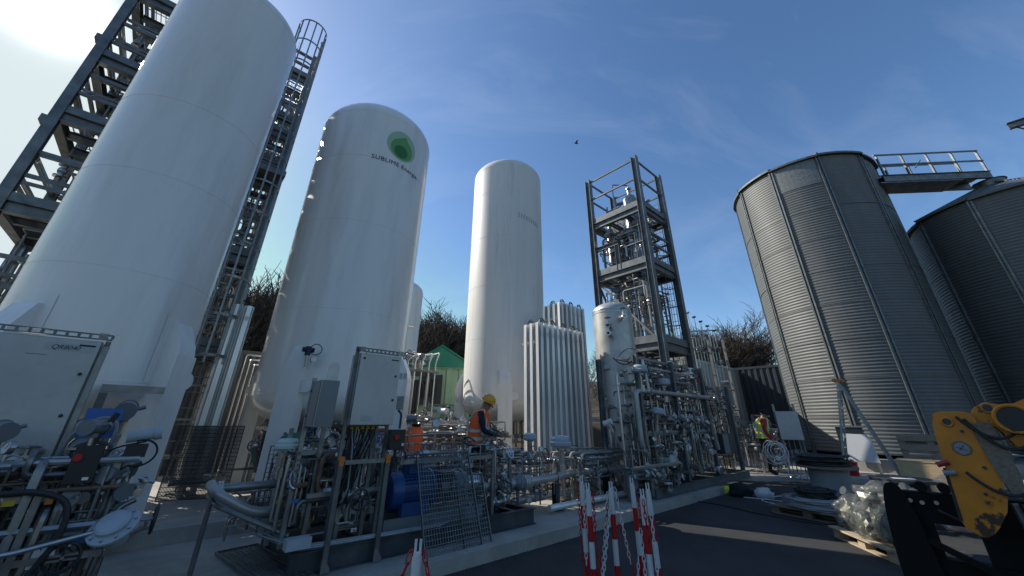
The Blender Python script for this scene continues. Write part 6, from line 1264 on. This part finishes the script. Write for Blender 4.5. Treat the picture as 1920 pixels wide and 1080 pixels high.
    if head_kind == 'helmet':
        b.lathe([(.128, -.01), (.132, .0), (.128, .04), (.112, .085), (.078, .12), (.035, .135), (.001, .138)], n=28); h = t.part('helmet', b, 'helmet')
        b = MB(R); b.lathe([(.128, -.012), (.150, -.016), (.150, -.008), (.130, .004)], n=28); b.plate([(0, -.10), (.07, -.075), (.085, 0), (.07, .075), (0, .10)], (.10, 0, -.014), (1, 0, 0), (0, 1, 0), (0, 0, 1), .007); t.part('brim', b, 'helmet', h)
    else: b.lathe([(.108, -.035), (.112, .0), (.108, .045), (.085, .085), (.045, .105), (.001, .11)], n=24); t.part('beanie', b, 'black_fabric')
    return t
J1 = dict(pelvis=((-.03, 0, .95), (.13, .15)), spine=((-.01, 0, 1.15), (.125, .14)), chest=((.04, 0, 1.36), (.13, .165)), neck=((.085, 0, 1.505), .058), jaw=((.125, 0, 1.575), .078), head=((.155, 0, 1.645), .098), crown=((.165, 0, 1.70), .082),
          shol=((.085, .185, 1.42), .068), elbl=((.16, .25, 1.16), .047), wril=((.38, .17, 1.10), .033), hanl=((.445, .13, 1.10), .034), shor=((.085, -.185, 1.42), .068), elbr=((.16, -.25, 1.16), .047), wrir=((.38, -.17, 1.10), .033), hanr=((.445, -.13, 1.10), .034),
          hipl=((-.03, .09, .90), .105), knel=((.03, .10, .50), .072), ankl=((-.03, .10, .10), .05), toel=((.15, .11, .045), .042), hipr=((-.03, -.09, .90), .105), kner=((.0, -.10, .50), .072), ankr=((-.06, -.10, .10), .05), toer=((.12, -.11, .045), .042), tilt=0)
J1.pop('tilt')
for q_, dz_ in (('neck', .02), ('jaw', .045), ('head', .05), ('crown', .05)): J1[q_] = ((J1[q_][0][0], 0, J1[q_][0][2] - dz_), J1[q_][1])
w1 = person('worker in orange vest and yellow helmet bending over the pipes before the slimmer tank', -.60, 7.50, .16, rad(-8), J1, dict(arm='navy_fabric', torso='navy_fabric', leg='navy_fabric', boot='black_fabric'), 'orange_fabric', 'reflective', 'helmet', 1.05)
J2 = dict(J1); J2.update(elbr=((.0, -.25, 1.15), .056), wrir=((.12, -.24, .93), .038), hanr=((.15, -.235, .87), .036), elbl=((.07, .25, 1.16), .054), wril=((.28, .16, 1.0), .036), hanl=((.34, .13, .98), .036), shor=((.04, -.19, 1.42), .082), shol=((.04, .19, 1.42), .082))
w2 = person('worker in yellow vest with red sleeves and black cap, holding white cable', 7.82, 12.62, .135, rad(-15), J2, dict(arm='red_fabric', torso='red_fabric', leg='black_fabric', boot='black_fabric'), 'yellow_fabric', 'reflective', 'beanie', 1.04)
cc = T('cable_coil', 'loose white cable coil hanging from the hand of the worker in the yellow vest', 'cable coil', world=(7.90, 12.35, .98), rot=rad(-15)); rn = random.Random(3)
for k in range(7):
    r, dx, dz = .24 + rn.uniform(-.05, .06), rn.uniform(-.08, .08), rn.uniform(-.06, .04); b = MB(); b.torus((dx, .015 * (k - 3), dz - r + .06), r, .011, (rn.uniform(-.25, .25), 1, rn.uniform(-.15, .15)), 30, 6, 1.0, rn.uniform(.85, 1.1)); cc.part('loop', b, 'cable_white')
b = MB(); b.tube(fil([(.1, 0, .0), (.3, -.05, -.5), (.1, -.1, -.82), (.7, -.3, -.84), (1.1, .2, -.835)], .3, 5), .010, 6); cc.part('loose_end', b, 'cable_white')

# ------------------------------------------------------------------ grit along the kerb and on the yard
rn = random.Random(17); b = MB()
for k in range(1500):
    if k < 900: u, v = rn.uniform(-3, 8.2), -abs(rn.gauss(0, .10)) - .005
    else: u, v = rn.uniform(-1, 12), -rn.uniform(.1, 4.5)
    r = rn.uniform(.003, .010) * (1.0 if k < 900 else .6); z = .0015
    b.add([(u - r, v - r * .7, z), (u + r * .9, v - r, z), (u + r, v + r * .8, z), (u - r * .7, v + r, z), (u + r * .1, v, z + r * 1.1)], [(0, 1, 4), (1, 2, 4), (2, 3, 4), (3, 0, 4)])
mat('grit_stone', (0.085, 0.083, 0.078), 0.9, var=0.3, scale=30)
o = link('grit', b.mesh('grit', 'grit_stone', ang=0)); o.location = (KX, KY, 0); o.rotation_euler = (0, 0, ROT); tag(o, 'fine grey grit scattered over the asphalt along the kerb', 'grit', kind='stuff')
